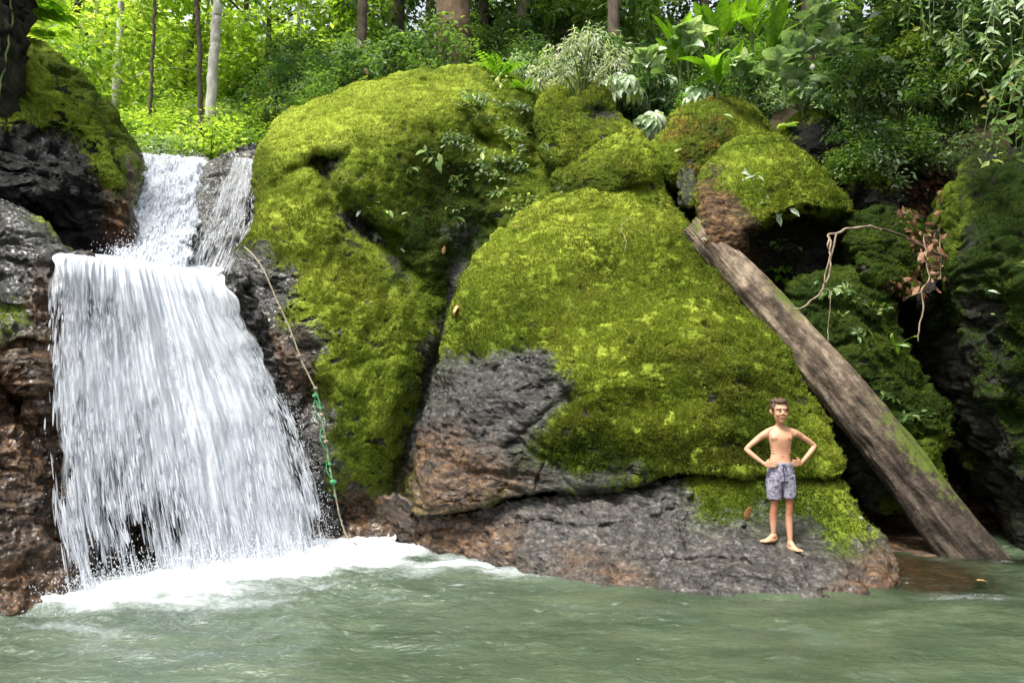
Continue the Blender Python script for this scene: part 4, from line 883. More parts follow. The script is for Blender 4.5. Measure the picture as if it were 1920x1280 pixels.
def make_bladeplant(name, nl, L, W, h, mat, seed, curve=.6, tilt=(.1, .7), az=None):
    rs = np.random.RandomState(seed); root = empty(name, (0, 0, 0)); ps = []
    for k in range(nl):
        a = rs.rand()*6.28 if az is None else az+rs.normal()*.9; hh = h*rs.uniform(.45, 1); r0 = rs.uniform(.03, .15)*h
        b = np.array([math.cos(a)*r0, math.sin(a)*r0, hh]); ps.append(tube([(0, 0, -.15), b*np.array([.4, .4, .6]), b], [.014, .011, .007], 6, 12))
        v, f = blade(L*rs.uniform(.7, 1.1), W*rs.uniform(.8, 1.1), curve*rs.uniform(.5, 1.3), seed=seed*50+k); v = place(v, a, rs.uniform(*tilt), b, rs.normal()*.4)
        mesh('leaf', v, f, mat, parent=root, attrs=dict(rnd=np.full(len(v), rs.rand())))
    v, f = join(ps); mesh('stem', v, f, M_STEM, parent=root); return root
def frond(L, W, n, rs, droop=.9, T=T_NA, el=.9):
    t = np.linspace(.08, 1, n); ang = el-droop*1.9*t; x = np.cumsum(np.cos(ang))/n*L; z = np.cumsum(np.sin(ang))/n*L
    p = np.stack([x, 0*x, z], 1); w_ = W*np.sin(math.pi*np.clip(t, 0, .98))**.6
    pos = np.concatenate([p, p]); s = np.repeat([1, -1], n)
    tx = np.tile(np.cos(ang), 2); tz = np.tile(np.sin(ang), 2)
    d = np.stack([tx*.45, s, tz*.45-.25], 1); up = np.stack([-tz, 0*tz, tx], 1)
    v, f, r = lcloud(pos, d, up, np.tile(w_, 2)+.005, T, rs, np.full(2*n, rs.rand()))
    rv, rf = tube(p[::max(1, n//6)], .004, 5, 14); return (v, f), (rv, rf)
def make_fern(name, nf, L, W, n, mat, seed, az=None, droop=.9, T=T_NA, el=.9):
    rs = np.random.RandomState(seed); root = empty(name, (0, 0, 0))
    for k in range(nf):
        a = rs.rand()*6.28 if az is None else az+rs.normal()*.8; (v, f), (rv, rf) = frond(L*rs.uniform(.6, 1.1), W*rs.uniform(.8, 1.1), n, rs, droop*rs.uniform(.7, 1.2), T, el*rs.uniform(.6, 1.2))
        v, f = join([(v, f), (rv, rf)]); v = place(v, a, 0, (0, 0, 0)); mesh('frond', v, f, mat, parent=root, smooth=False, attrs=dict(rnd=np.full(len(v), rs.rand())))
    return root
def make_fanpalm(name, nf, Rf, h, mat, seed):
    rs = np.random.RandomState(seed); root = empty(name, (0, 0, 0)); ps = []
    for k in range(nf):
        a = -1.57+rs.normal()*1.2; hh = h*rs.uniform(.5, 1); b = np.array([math.cos(a)*hh*.5, math.sin(a)*hh*.5, hh]); ps.append(tube([(0, 0, -.1), b*np.array([.4, .4, .7]), b], [.012, .010, .007], 6, 12))
        sg = []; m_ = 9
        for j in range(m_):
            ph = (j/(m_-1)-.5)*3.9; v, f = blade(Rf*(1-.22*abs(ph)/2)*rs.uniform(.85, 1.05), Rf*.27, .75, 8, .03, seed=seed*99+k*9+j)
            v = v.copy(); v[:, 2] = v[:, 2]-.85*v[:, 0]*.0; v = place(v, ph, -.9+.1*rs.normal(), (0, 0, 0)); sg.append((v, f))
        v, f = join(sg); v = place(v, a, -.35+.2*rs.normal(), b, rs.normal()*.25); mesh('leaf', v, f, mat, parent=root, attrs=dict(rnd=np.full(len(v), rs.uniform(.2, 1))))
    v, f = join(ps); mesh('stem', v, f, M_STEM, parent=root); return root
def hz(x, y): return float(hill(np.array([x], float), np.array([y], float))[0])

# ---- the forest behind: three kinds of tree, each instance its own thing
first = {}
def put(proto_key, maker, loc, rz, sc, label, cat, group):
    if proto_key not in first: o = maker(); first[proto_key] = o; o0 = o
    else: o = copy_tree(first[proto_key])
    o.location = loc; o.rotation_euler = (0, 0, rz); o.scale = (sc, sc, sc); tag(o, label, cat, group); return o
TREES = {
 'l1': lambda: make_tree('slender_tree', 8.5, .10, 2.4, 90, 62, .20, M_L['light'], M_BARK, 101, low=.04, clr=.8),
 'l2': lambda: make_tree('slender_tree', 9.5, .12, 2.7, 99, 62, .22, M_L['light'], M_BARKP, 102, low=.03, clr=.85),
 'm1': lambda: make_tree('forest_tree', 9, .17, 2.6, 81, 62, .24, M_L['mid'], M_BARK, 103, low=.12, clr=.8, T=T_OV),
 'd1': lambda: make_tree('forest_tree', 10, .24, 2.9, 81, 65, .24, M_L['dark'], M_BARK, 104, low=.12, clr=.85),
}
rs = np.random.RandomState(77)
for k, (px, Y, kk) in enumerate([(110, 17, 'l1'), (210, 16.5, 'l2'), (330, 19, 'l1'), (60, 22, 'l1'), (160, 27, 'l2'), (285, 25, 'l2'), (440, 20, 'l1'), (500, 18.5, 'l1'), (390, 29, 'l1'), (220, 34, 'l1'), (90, 33, 'l2'), (540, 26, 'l2'), (330, 38, 'l2'), (-60, 27, 'l1'), (470, 36, 'l1')]):
    p = P(px, 300, Y); g = hz(p[0], p[1])
    put(kk, TREES[kk], (p[0], p[1], g-.2), rs.rand()*6.28, rs.uniform(.85, 1.2)*(1+.02*max(0, Y-20)), 'airy yellow-green tree of the bright valley forest above the cascade', 'tree', 'bright trees above the cascade')
for k, (px, Y, kk) in enumerate([(570, 18.5, 'l2'), (640, 21, 'm1'), (740, 18.5, 'd1'), (800, 22, 'm1'), (900, 19.5, 'd1'), (980, 18.5, 'm1'), (1060, 21, 'd1'), (1150, 18.5, 'm1'), (1230, 21, 'd1'), (1330, 19.5, 'm1'), (1420, 22, 'd1'), (1520, 19, 'm1'), (1620, 21, 'd1'), (600, 24, 'd1'), (720, 25, 'm1'), (860, 26, 'd1'), (1010, 25, 'm1')]):
    p = P(px, 300, Y); g = hz(p[0], p[1])
    put(kk, TREES[kk], (p[0], p[1], g-.3), rs.rand()*6.28, rs.uniform(.8, 1.1), 'dark green tree of the dense forest on the slope behind the boulders', 'tree', 'dense trees behind the boulders')
# trees on the banks outside the picture that shade the sides
for (x, y, s) in [(9.5, 3.0, 1.0), (8.8, 9.5, .9), (10, -1, 1.0), (-11.5, 1.5, 1.0), (7.6, 8.0, .6)]:
    put('d1', TREES['d1'], (x, y, hz(x, y)-.3), rs.rand()*6.28, s, 'dense dark tree standing on the steep bank above the pool side', 'tree', 'trees on the banks')
def big_tree(seed): return make_tree('spreading_tree', 8.5, .28, 4.2, 110, 60, .24, M_L['dark'], M_BARK, seed, low=.62, clr=.9, T_limb=11)  # added above the view so the crowns shade the right-hand rocks
for k, (x, y, lab) in enumerate([(8.2, 10.6, 'out-of-view spreading tree added on the bank so its crown shades the hollow behind the log'), (8.6, 7.0, 'out-of-view spreading tree added to shade the cliff at the right of the pool')]):
    o = big_tree(150+k); o.location = (x, y, hz(x, y)-.3); o.rotation_euler = (0, math.radians(-12), k*2.0); tag(o, lab, 'tree')
# named trees
def lone(name, label, px, py0, Y, lean, rad, h, mat, limbs=()):
    b = P(px, py0, Y); root = empty(name, (b[0], b[1], b[2])); t = [(0, 0, -.6), (lean*.3, 0, h*.35), (lean*.8, 0, h*.7), (lean, 0, h)]
    v, f = tube(t, [rad*1.1, rad, rad*.85, rad*.6], 14, 90, .03, px, lump=.10); mesh('trunk', v, f, mat, parent=root)
    v, f, r = foliage(np.random.RandomState(px), np.array([[lean, 0, h+.4]])+np.random.RandomState(px).normal(size=(24, 3))*[1.2, 1.2, .5], np.full(24, .6), 60, .2, T_SM)
    mesh('crown', v, f, M_L['mid'], parent=root, smooth=False, attrs=dict(rnd=r)); return tag(root, label, 'tree')
lone('pale_tree', 'slim whitish trunk standing upright above the top of the cascade', 389, 300, 13.8, .10, .095, 5.5, M_BARKP)
lone('thin_tree', 'thin dark crooked sapling just left of the whitish trunk', 378, 290, 13.2, -.40, .045, 5.5, M_BARK)
lone('thin_tree', 'very thin straight sapling left of centre of the bright valley forest', 280, 250, 13.5, -.05, .03, 5.0, M_BARK)
lone('forest_tree', 'slender dark trunk above the left shoulder of the largest boulder', 676, 140, 15, .05, .10, 6, M_BARK)
lone('forest_tree', 'thick mottled brown trunk right above the top of the largest boulder', 850, 120, 15.5, -.05, .36, 7, simple_mat('mottled_bark', [(.3, (.05, .035, .02)), (.55, (.15, .10, .06)), (.75, (.22, .20, .11))], 5, .9, .8))
lone('forest_tree', 'straight brown trunk behind the white leaved shrub', 1152, 120, 14, 0, .11, 6, M_BARK)
pil = P(-48, 330, 8.6)
mt = empty('mossy_tree', (pil[0], pil[1], pil[2])); v, f = tube([(0, 0, -.4), (.04, 0, .6), (.06, 0, 1.6), (.05, .1, 3.2), (-.1, .1, 5)], [.42, .37, .36, .36, .30], 36, 160, .04, 5, lump=.3)
mesh('trunk', v, f, simple_mat('mossy_bark', [(.3, (.005, .004, .003)), (.5, (.016, .014, .010)), (.7, (.03, .036, .008)), (.9, (.06, .075, .012))], 7, .9, 1, (2.5, 2.5, .8), .05), parent=mt)
ps = [tube([(.36, -.12, 2.6), (.40, -.14, 1.8), (.37, -.2, 1.0), (.34, -.22, .2)], .012, 6, 40, .03, 4), tube([(.30, -.25, 2.8), (.33, -.25, 1.9), (.36, -.25, 1.2)], .008, 6, 40, .03, 9)]
v, f = join(ps); mesh('creeper', v, f, M_STEM, parent=mt)
rr = np.random.RandomState(9); v, f, r = foliage(rr, rr.normal(size=(26, 3))*[1.3, 1.2, .5]+[-.6, .2, 4.6], np.full(26, .6), 60, .16, T_SM); mesh('crown', v, f, M_L['mid'], parent=mt, smooth=False, attrs=dict(rnd=r))
tag(mt, 'dark mossy trunk with a creeper at the upper left edge', 'tree')

# ---- undergrowth on the slope
SH = {
 's1': lambda: make_shrub('shrub', 1.5, .9, 40, 26, .15, M_L['mid'], 201, T_OV),
 's2': lambda: make_shrub('shrub', 1.3, .9, 40, 30, .12, M_L['light'], 202, T_OV),
 's3': lambda: make_shrub('shrub', 1.7, 1.0, 44, 26, .17, M_L['dark'], 203, T_OV),
 's4': lambda: make_shrub('shrub', 1.2, .8, 36, 22, .17, M_L['bright'], 204, T_NA, .4),
 's5': lambda: make_shrub('shrub', 1.2, .8, 36, 24, .16, M_L['pale'], 205, T_OV, .4),
}
def shrubs(lst, label, group):
    for (px, py, Y, kk, sc) in lst:
        h_, _n = hit(px, py, 99)
        if h_.y < Y+7 and LASTOB.startswith('ground'): p = h_; dz = .12; sc *= min(1.5, max(.8, h_.y/Y)**.8)
        else: p = P(px, py, Y); g = hz(p[0], p[1]); dz = .5*sc
        put(kk, SH[kk], (p[0], p[1], p[2]-dz), rs.rand()*6.28, sc*rs.uniform(.9, 1.1), label, 'shrub', group)
L_ = []
for k in range(34):
    px = rs.uniform(225, 500); py = 300-rs.uniform(0, 95)*(.35+k/50); L_.append((px, py, 12.6+(300-py)/26+rs.rand()*.8, ['s2', 's2', 's1', 's4', 's5', 's2'][k % 6], rs.uniform(.5, .9)))
shrubs(L_, 'low light green bush growing beyond the top of the cascade', 'bushes above the cascade')
L_ = []
for k in range(40):
    px = rs.uniform(470, 1010); top = np.interp(px, [470, 545, 640, 720, 840, 900, 1010], [300, 205, 165, 140, 118, 112, 150]); py = top+15-rs.uniform(0, 120)*(.2+k/42)
    L_.append((px, py, 13.2+(top+15-py)/20+rs.rand()*.6, ['s1', 's1', 's3', 's5', 's3', 's2', 's1'][k % 7], rs.uniform(.5, .9)))
shrubs(L_, 'leafy bush growing behind the crest of the largest boulder', 'bushes behind the largest boulder')
L_ = []
for k in range(46):
    px = rs.uniform(1000, 1640); top = np.interp(px, [1000, 1110, 1200, 1250, 1360, 1450, 1530, 1640], [165, 150, 250, 215, 180, 220, 205, 290]); py = top+5-rs.uniform(0, 200)*(.15+k/46)
    L_.append((px, py, 12.4+(top+5-py)/22+rs.rand()*.6, ['s1', 's3', 's5', 's3', 's1', 's4', 's3'][k % 7], rs.uniform(.5, .85)))
shrubs(L_, 'leafy bush on the slope above the right hand boulders', 'bushes above the right hand boulders')
L_ = []
for k in range(44):
    px = rs.uniform(1600, 1960); py = rs.uniform(-60, 270)*(1 if px < 1760 else .95); L_.append((px, py, np.interp(px, [1600, 1760, 1900], [11.6, 9.8, 9.0])+rs.rand()*.7-(py-100)/400, ['s3', 's1', 's3', 's1', 's3', 's2'][k % 6], rs.uniform(.38, .62)))
for k in range(46): L_.append((rs.uniform(1590, 1790), rs.uniform(150, 330), 10.4, ['s1', 's5', 's3'][k % 3], rs.uniform(.4, .62)))
shrubs(L_, 'dark leafy bush clinging to the steep bank over the right hand cliff', 'bushes on the steep bank')

# ---- single plants
def single(root, px, py, Y, rz, sc, label, cat, drop=0.0, group=None):
    h_, _n = hit(px, py+drop*60, 99)
    if Y-3 < h_.y < Y+6: p = h_; sc *= (h_.y/Y)**.8; drop = .04
    else: p = P(px, py, Y)
    root.location = (p[0], p[1], p[2]-drop); root.rotation_euler = (0, 0, rz); root.scale = (sc,)*3; tag(root, label, cat, group); return root
single(make_shrub('white_leaved_shrub', 1.0, .75, 60, 22, .115, M_L['white'], 301, T_NA, .28, .5), 1092, 145, 11.9, 0, 1.0, 'shrub with whitish narrow leaves above the mossy knob', 'shrub', .35)
single(make_fern('bright_shrub', 9, .55, .14, 10, M_L['bright'], 302, droop=.5, T=T_OV, el=1.2), 935, 140, 12.0, 0, 1.15, 'small bright yellow-green plant on the crest of the largest boulder', 'plant', .05)
single(make_fern('bright_shrub', 7, .5, .12, 9, M_L['bright'], 303, droop=.6, T=T_OV, el=1.1), 985, 165, 11.9, 1, .8, 'smaller yellow-green plant right of the bright one on the crest', 'plant', .05)
for k, (px, py, Y, s, cu, lab) in enumerate([(1275, 115, 11.9, 1.0, .25, 'bright green upright blade-leaved plant, leftmost of the tall ones above the brownish dome'), (1345, 85, 12.3, 1.15, .3, 'tall bright blade-leaved plant at the centre of the upper right thicket'),
                                        (1345, 165, 11.2, .9, .6, 'blade-leaved plant with drooping pale leaves directly above the brownish dome'), (1440, 110, 12.0, 1.1, .25, 'bright blade-leaved plant with one broad upright leaf, upper right'),
                                        (1410, 60, 12.8, 1.0, .5, 'blade-leaved plant high up behind the broad pale leaves')]):
    single(make_bladeplant('blade_leaved_plant', 9, .75, .22, .55, M_L['bright'], 310+k, cu, (.0, .6)), px, py, Y, k*1.3, s, lab, 'plant', .35)
for k, (px, py, Y, s, lab) in enumerate([(1440, 190, 11.4, 1.0, 'plant with broad pale drooping leaves above the dark capped boulder'), (1500, 120, 11.6, 1.0, 'plant with broad whitish oval leaves, middle right of the thicket'), (1530, 60, 11.9, 1.0, 'pale broad-leaved plant near the top edge right of the blade leaves'),
                                         (1390, 140, 11.9, .9, 'pale broad-leaved plant between the blade-leaved plants'), (1505, 200, 11.2, .8, 'low pale broad-leaved plant beside the grey fern'), (1215, 120, 12.4, .8, 'pale broad-leaved plant left of the blade-leaved thicket'), (1470, 150, 11.6, 1.0, 'pale broad-leaved plant in the middle of the broad-leaved group'), (1570, 110, 11.4, .9, 'pale broad-leaved plant nearest the long green fern'), (1290, 100, 12.4, 1.1, 'broad-leaved plant between the first two blade-leaved plants')]):
    single(make_bladeplant('broad_leaved_plant', 13, .46, .25, .5, M_L['pale'], 330+k, .8, (-.3, .5), az=-1.57), px, py, Y-.7, 0, s, lab, 'plant', .3)
for k, (px, py, Y, s, lab) in enumerate([(1185, 205, 11.6, 1.0, 'fan palm with pale drooping fingers, leftmost, beside the mossy knob'), (1240, 180, 11.7, 1.0, 'fan palm with drooping fingers left of the brownish dome'), (1300, 195, 11.2, .9, 'fan palm with pale fingers directly over the brownish dome'), (1215, 245, 11.2, .85, 'lowest fan palm, in the notch left of the brownish dome'), (1170, 160, 12.1, .9, 'fan palm higher up behind the mossy knob')]):
    single(make_fanpalm('fan_palm', 6, .46, .5, M_L['pale'], 350+k), px, py, Y, 0, s, lab, 'palm', .3)
single(make_fern('fern', 9, .75, .20, 20, M_L['mid'], 361, -1.57), 1585, 130, 11.2, 0, 1.0, 'green feathery fern on the slope right of the broad leaves', 'fern')
single(make_fern('fern', 5, .62, .24, 16, M_L['pale'], 362, -1.57, droop=1.1), 1520, 165, 11.0, 0, .95, 'greyish pale fern hanging over the dark capped boulder', 'fern')
single(make_fern('fern', 9, .7, .18, 20, M_L['mid'], 363, -1.4), 1665, 150, 10.8, 0, 1.0, 'fern with long fronds halfway up the steep bank', 'fern')
single(make_fern('fern', 8, .55, .15, 18, M_L['light'], 364, -1.7), 1690, 235, 10.2, 0, 1.0, 'small fern above the mossy patch on the steep bank', 'fern')
single(make_fern('fern', 7, .6, .16, 18, M_L['light'], 365, -1.7), 1475, 240, 11.0, 0, .6, 'little bright fern in the gap beside the dark capped boulder', 'fern')
single(make_fern('leafy_branch', 8, .6, .26, 6, M_L['bright'], 366, -.6, droop=.6, T=T_OV), 70, 45, 9.6, 0, .95, 'broad bright leaves beside the mossy trunk at upper left', 'plant')
single(make_fern('leafy_branch', 7, .55, .22, 7, M_L['light'], 367, -1.2, droop=.6, T=T_OV), 95, 80, 10.2, 0, .9, 'second leafy spray lower down beside the mossy trunk', 'plant')
# hanging branches over the right side
def hanging(px, py, Y, n, L, size, mat, seed, label, dirx=0.0):
    rs2 = np.random.RandomState(seed); p0 = P(px, py, Y); root = empty('hanging_branch', p0); ps = []; pos = []; dd = []
    for k in range(n):
        a = np.array([rs2.normal()*.15, rs2.normal()*.1, rs2.normal()*.05]); l = L*rs2.uniform(.6, 1.1); e = a+np.array([dirx*l+rs2.normal()*.15, -.25*l+rs2.normal()*.1, -l]); m_ = (a+e)/2+np.array([dirx*.2, -.1, .08])
        ps.append(tube([a, m_, e], [.008, .006, .003], 5, 16, .01, seed+k)); c = catmull([a, m_, e], 26, False)
        for j in range(2, 26):
            pos.append(c[j]); s = 1 if j % 2 else -1; dd.append([s*.8+rs2.normal()*.3, -.3+rs2.normal()*.4, -.65+rs2.normal()*.3])
    v, f = join(ps); mesh('stem', v, f, M_STEM, parent=root)
    pos = np.array(pos); up = np.tile([0, -.7, .7], (len(pos), 1))+rs2.normal(size=(len(pos), 3))*.3
    v, f, r = lcloud(pos, np.array(dd), up, size*rs2.uniform(.6, 1.2, len(pos)), T_OV, rs2); mesh('foliage', v, f, mat, parent=root, smooth=False, attrs=dict(rnd=r)); return tag(root, label, 'branch')
for k, (px, py, Y, n, L, sz, mt_, dx, lab) in enumerate([
    (1905, -40, 7.2, 4, 1.3, .13, 'pale', -.3, 'hanging branch with large pale leaves at the top right corner'), (1840, -60, 7.6, 5, 1.1, .12, 'mid', -.2, 'hanging leafy branch left of the pale one in the top right corner'),
    (1930, 130, 7.2, 5, .9, .12, 'mid', -.35, 'leafy spray reaching in from the right edge above the cliff'), (1760, -60, 8.2, 6, 1.1, .11, 'dark', -.1, 'dark leafy branch hanging from the top edge right of the fern'),
    (1690, -60, 8.8, 6, .9, .12, 'mid', -.1, 'leafy branch with narrow leaves hanging from the top edge, right of centre of the bank'), (1810, 60, 8.2, 6, 1.0, .10, 'mid', .0, 'curtain of small leaves hanging over the middle of the steep bank'),
    (1880, 230, 7.8, 4, .5, .10, 'mid', -.2, 'short leafy shoots just above the mossy edge of the cliff'), (1600, -70, 9.6, 5, .8, .12, 'bright', 0, 'bright leafy branch hanging from the top edge above the green fern'),
    (500, -90, 11.5, 7, 1.5, .15, 'dark', .15, 'dark leafy bough hanging at the top, between bright forest and dark slope'), (590, -90, 11.8, 6, 1.3, .15, 'mid', .1, 'leafy bough hanging at the top above the left shoulder of the largest boulder'),
    (180, -100, 12.5, 7, 1.5, .14, 'light', .1, 'yellow-green bough hanging at the top between mossy trunk and thin sapling'), (310, -110, 12.5, 7, 1.3, .14, 'light', -.2, 'yellow-green bough hanging at the top just left of the thin dark sapling'),
    (1480, -90, 10.6, 6, .9, .13, 'mid', .1, 'leafy bough hanging at the top right of the tall blade-leaved plants'), (420, -100, 11.5, 6, 1.1, .15, 'light', .25, 'yellow-green bough hanging at the top right of the whitish trunk')]):
    hanging(px, py, Y, n, L, sz, M_L[mt_], 400+k, lab, dx)

# ---- small plants rooted on the rocks
def sprig(px, py, n, size, mat, seed, label, spread=.10, up=.5, T=T_OV, name='small_plant', droop=.1):
    size *= 1.35; spread *= 1.3; loc, nn = hit(px, py); rs2 = np.random.RandomState(seed); root = empty(name, loc); ps = []; pos = []; dd = []
    nn = Vector((nn.x, min(nn.y, -.2), nn.z)).normalized()
    for k in range(n):
        e = np.array(nn)*spread*rs2.uniform(.4, 1.1)+np.array([rs2.normal()*spread*.7, rs2.normal()*spread*.3, up*spread*rs2.uniform(0, 1.4)-droop*spread])
        ps.append(tube([(0, 0, 0), e*.5+np.array([0, 0, .01]), e], [.004, .003, .0015], 5, 8)); pos.append(e); d = e/np.linalg.norm(e)+rs2.normal(size=3)*.35; d[2] -= .45; dd.append(d)
        if n > 5: pos.append(e*.6); d = np.cross(d, [0, -1, 0])+rs2.normal(size=3)*.2; dd.append(d)
    v, f = join(ps); mesh('stem', v, f, M_STEM, parent=root); pos = np.array(pos)
    v, f, r = lcloud(pos, np.array(dd), np.tile([0, -.8, .7], (len(pos), 1))+rs2.normal(size=(len(pos), 3))*.25, size*rs2.uniform(.7, 1.2, len(pos)), T, rs2)
    mesh('foliage', v, f, mat, parent=root, smooth=False, attrs=dict(rnd=r)); return tag(root, label, 'plant')
SPR = [
 (612, 365, 9, .07, 'light', 'small light sprig at the left tip of the recess on the largest boulder', .10), (690, 402, 6, .13, 'white', 'whitish leaved plant in the dark recess, upper of the pair', .12), (700, 440, 6, .12, 'white', 'whitish leaved plant in the dark recess, lower of the pair', .10),
 (735, 412, 5, .10, 'bright', 'bright green star shaped sprig right of the whitish pair', .08), (750, 465, 4, .10, 'pale', 'pale two leaved sprig at the lower end of the recess', .08), (730, 290, 5, .13, 'pale', 'pale sprig halfway up the largest boulder left of the red speck', .12),
 (805, 285, 6, .14, 'mid', 'green sprig with long leaves near the middle of the largest boulder', .14), (862, 385, 3, .18, 'pale', 'plant with one upright pale leaf over the groove', .12), (845, 415, 4, .12, 'mid', 'flat green rosette just above the groove', .10),
 (900, 205, 12, .10, 'mid', 'leafy tuft near the top of the largest boulder', .2), (930, 170, 10, .09, 'light', 'light tuft above the leafy one near the top', .16), (880, 258, 6, .10, 'mid', 'sprig beside the brown hollow on the largest boulder', .12),
 (1035, 310, 12, .10, 'pale', 'feathery pale tuft left of the mossy hump', .2), (925, 325, 4, .12, 'light', 'long leaved sprig left of the feathery pale tuft', .12), (760, 320, 6, .09, 'mid', 'green sprig right of the pale sprig on the largest boulder', .1), (960, 250, 8, .08, 'mid', 'small tuft between brown hollow and mossy knob', .14),
 (1408, 328, 6, .09, 'pale', 'pale sprig on the mossy boulder above the hollow', .08), (1450, 405, 6, .13, 'pale', 'pale leaved plant hanging at the lip of the black hollow', .12), (1455, 470, 9, .09, 'mid', 'drooping plant against the black hollow above the log', .16), (1465, 520, 8, .16, 'bright', 'green ferny plant behind the log below the hollow', .16),
 (1515, 550, 8, .09, 'mid', 'ferny sprig at the top left corner of the leaning slab', .14), (1585, 565, 7, .08, 'pale', 'dark glossy sprig near the top of the leaning slab', .1), (1640, 590, 6, .07, 'mid', 'sprig on the upper right of the leaning slab', .1), (1600, 615, 8, .07, 'mid', 'sprig in the middle of the leaning slab', .12),
 (1670, 655, 9, .08, 'bright', 'bright sprig at the right edge of the leaning slab', .12), (1690, 780, 8, .07, 'mid', 'low sprig near the foot of the leaning slab', .12), (1330, 455, 1, .10, 'pale', 'single leaf sprig beside the top of the log', .05),
 (1885, 560, 4, .14, 'pale', 'long pale leaves on the face of the cliff', .1), (1900, 500, 5, .10, 'mid', 'sprig on the cliff above the long pale leaves', .1), (1850, 305, 8, .10, 'light', 'bright shoots on top of the mossy cliff edge', .14), (1890, 620, 5, .08, 'mid', 'sprig low on the face of the cliff', .1), (1600, 225, 6, .14, 'pale', 'pale leaf plant right of the dark capped boulder', .14), (1545, 195, 7, .12, 'mid', 'plant right behind the dark capped boulder', .14),
 (1240, 270, 7, .10, 'bright', 'yellowish sprig at the left foot of the brownish dome', .1), (1250, 300, 6, .09, 'light', 'sprig in the gap above the small upright stone', .1), (1340, 215, 4, .10, 'pale', 'pale leaves lying on the brownish dome', .08)]
for k, (px, py, n, sz, mt_, lab, sp) in enumerate(SPR): sprig(px, py, n, sz, M_L[mt_], 500+k, lab, sp)
rs = np.random.RandomState(5)
for k in range(60):
    a = rs.rand(); px = 840+150*rs.rand(); py = 185+215*a; o = sprig(px, py, 9, rs.uniform(.04, .075), M_L[['mid', 'light', 'mid', 'dark'][k % 4]], 600+k, 'tiny leafy seedling in the shaded crease on the right half of the largest boulder', rs.uniform(.07, .13)); o['group'] = 'seedlings in the crease of the largest boulder'
for k in range(16):
    px = rs.uniform(1560, 1750); py = rs.uniform(520, 860); hit(px, py)
    if not LASTOB.startswith('mossy'): continue
    o = sprig(px, py, 6, rs.uniform(.035, .06), M_L[['mid', 'pale', 'mid'][k % 3]], 650+k, 'tiny leafy seedling scattered over the leaning slab behind the log', .07); o['group'] = 'seedlings on the leaning slab'

# ---- fallen leaves
T_CURL = (np.array([[0, 0, 0], [.3, .22, .12], [.33, 0, 0], [.3, -.22, .10], [.7, .18, .14], [.72, 0, .04], [.7, -.18, .10], [1, 0, .22]]), T_OV[1])
def fallen(px, py, size, mat, seed, label, stand=.5, rnd=.6, name='fallen_leaf'):
    loc, nn = hit(px, py); rs2 = np.random.RandomState(seed); n_ = np.array(nn)
    d = np.cross(n_, rs2.normal(size=3)); d = d/np.linalg.norm(d)+np.array([0, 0, stand]); 
    if stand > 1.1: d = np.array([.25, -.15, 1.0]); n_ = np.array([.1, -1, .25]); n_ /= np.linalg.norm(n_)
    v, f, r = lcloud(np.array([[0, 0, 0.]])+n_*.012, d[None], n_[None]+np.array([[0, -.6, 0]])*stand, [size], T_CURL, rs2, np.array([rnd]))
    o = mesh(name, v+np.array(loc), f, mat, smooth=True, attrs=dict(rnd=r), loc=np.array(loc)); sm = o.modifiers.new('s', 'SOLIDIFY'); sm.thickness = .002; return tag(o, label, 'leaf')
M_ORANGE = leaf_mat('orange_leaf', [(0, (.55, .24, .07)), (1, (.75, .40, .17))], .2, .6, .3, 1.0)
fallen(1397, 975, .15, M_ORANGE, 1, 'upright orange brown fallen leaf left of the boy on the ledge', 1.6)
fallen(1465, 958, .09, M_ORANGE, 2, 'tan fallen leaf showing between the boy and the mossy step', .3, 1.0)
fallen(1496, 1003, .14, M_L['bright'], 3, 'fresh green fallen leaf on the ledge right beside the boy', .1, .9)
fallen(1583, 962, .07, M_L['white'], 4, 'white petal on the mossy end of the ledge', .8, 1.0, 'petal'); fallen(1619, 972, .06, M_L['white'], 5, 'white petal furthest right on the ledge', .2, 1.0, 'petal'); fallen(1165, 600, .10, M_L['white'], 6, 'white petal stuck on the moss of the front boulder', 1.0, 1.0, 'petal')
fallen(855, 570, .22, M_ORANGE, 7, 'long orange leaf caught in the groove at the edge of the front boulder', .5, .8); fallen(878, 515, .16, M_L['dry'], 8, 'reddish brown leaf above the orange one in the groove', .6, .8); fallen(830, 478, .13, M_ORANGE, 9, 'small orange leaf hanging in the dark groove', 1.2, 1.0)
fallen(1108, 500, .09, M_L['dry'], 10, 'dry brown leaf on the upper face of the front boulder', .1, .8); fallen(1245, 388, .12, M_L['dry'], 11, 'dry leaf at the right shoulder of the front boulder', .1, .7); fallen(690, 143, .10, M_L['dry'], 12, 'reddish dry leaf on the crest of the largest boulder', .6, .7)
fallen(1700, 745, .09, M_ORANGE, 13, 'orange leaf stuck on the leaning slab', .5, .9); fallen(955, 318, .05, M_L['white'], 15, 'pale speck of leaf right of the groove', .4, 1.0)
v, f, r = lcloud(P(np.array([1830.]), np.array([1091.]), np.array([6.69]))+[0, 0, .018], np.array([[1, -.1, .0]]), np.array([[0, 0, 1.]]), [.11], T_OV, RS, np.array([.7]))
tag(mesh('floating_leaf', v, f, M_ORANGE, attrs=dict(rnd=r), loc=v.mean(0)), 'orange leaf floating on the pool near the right edge', 'leaf')
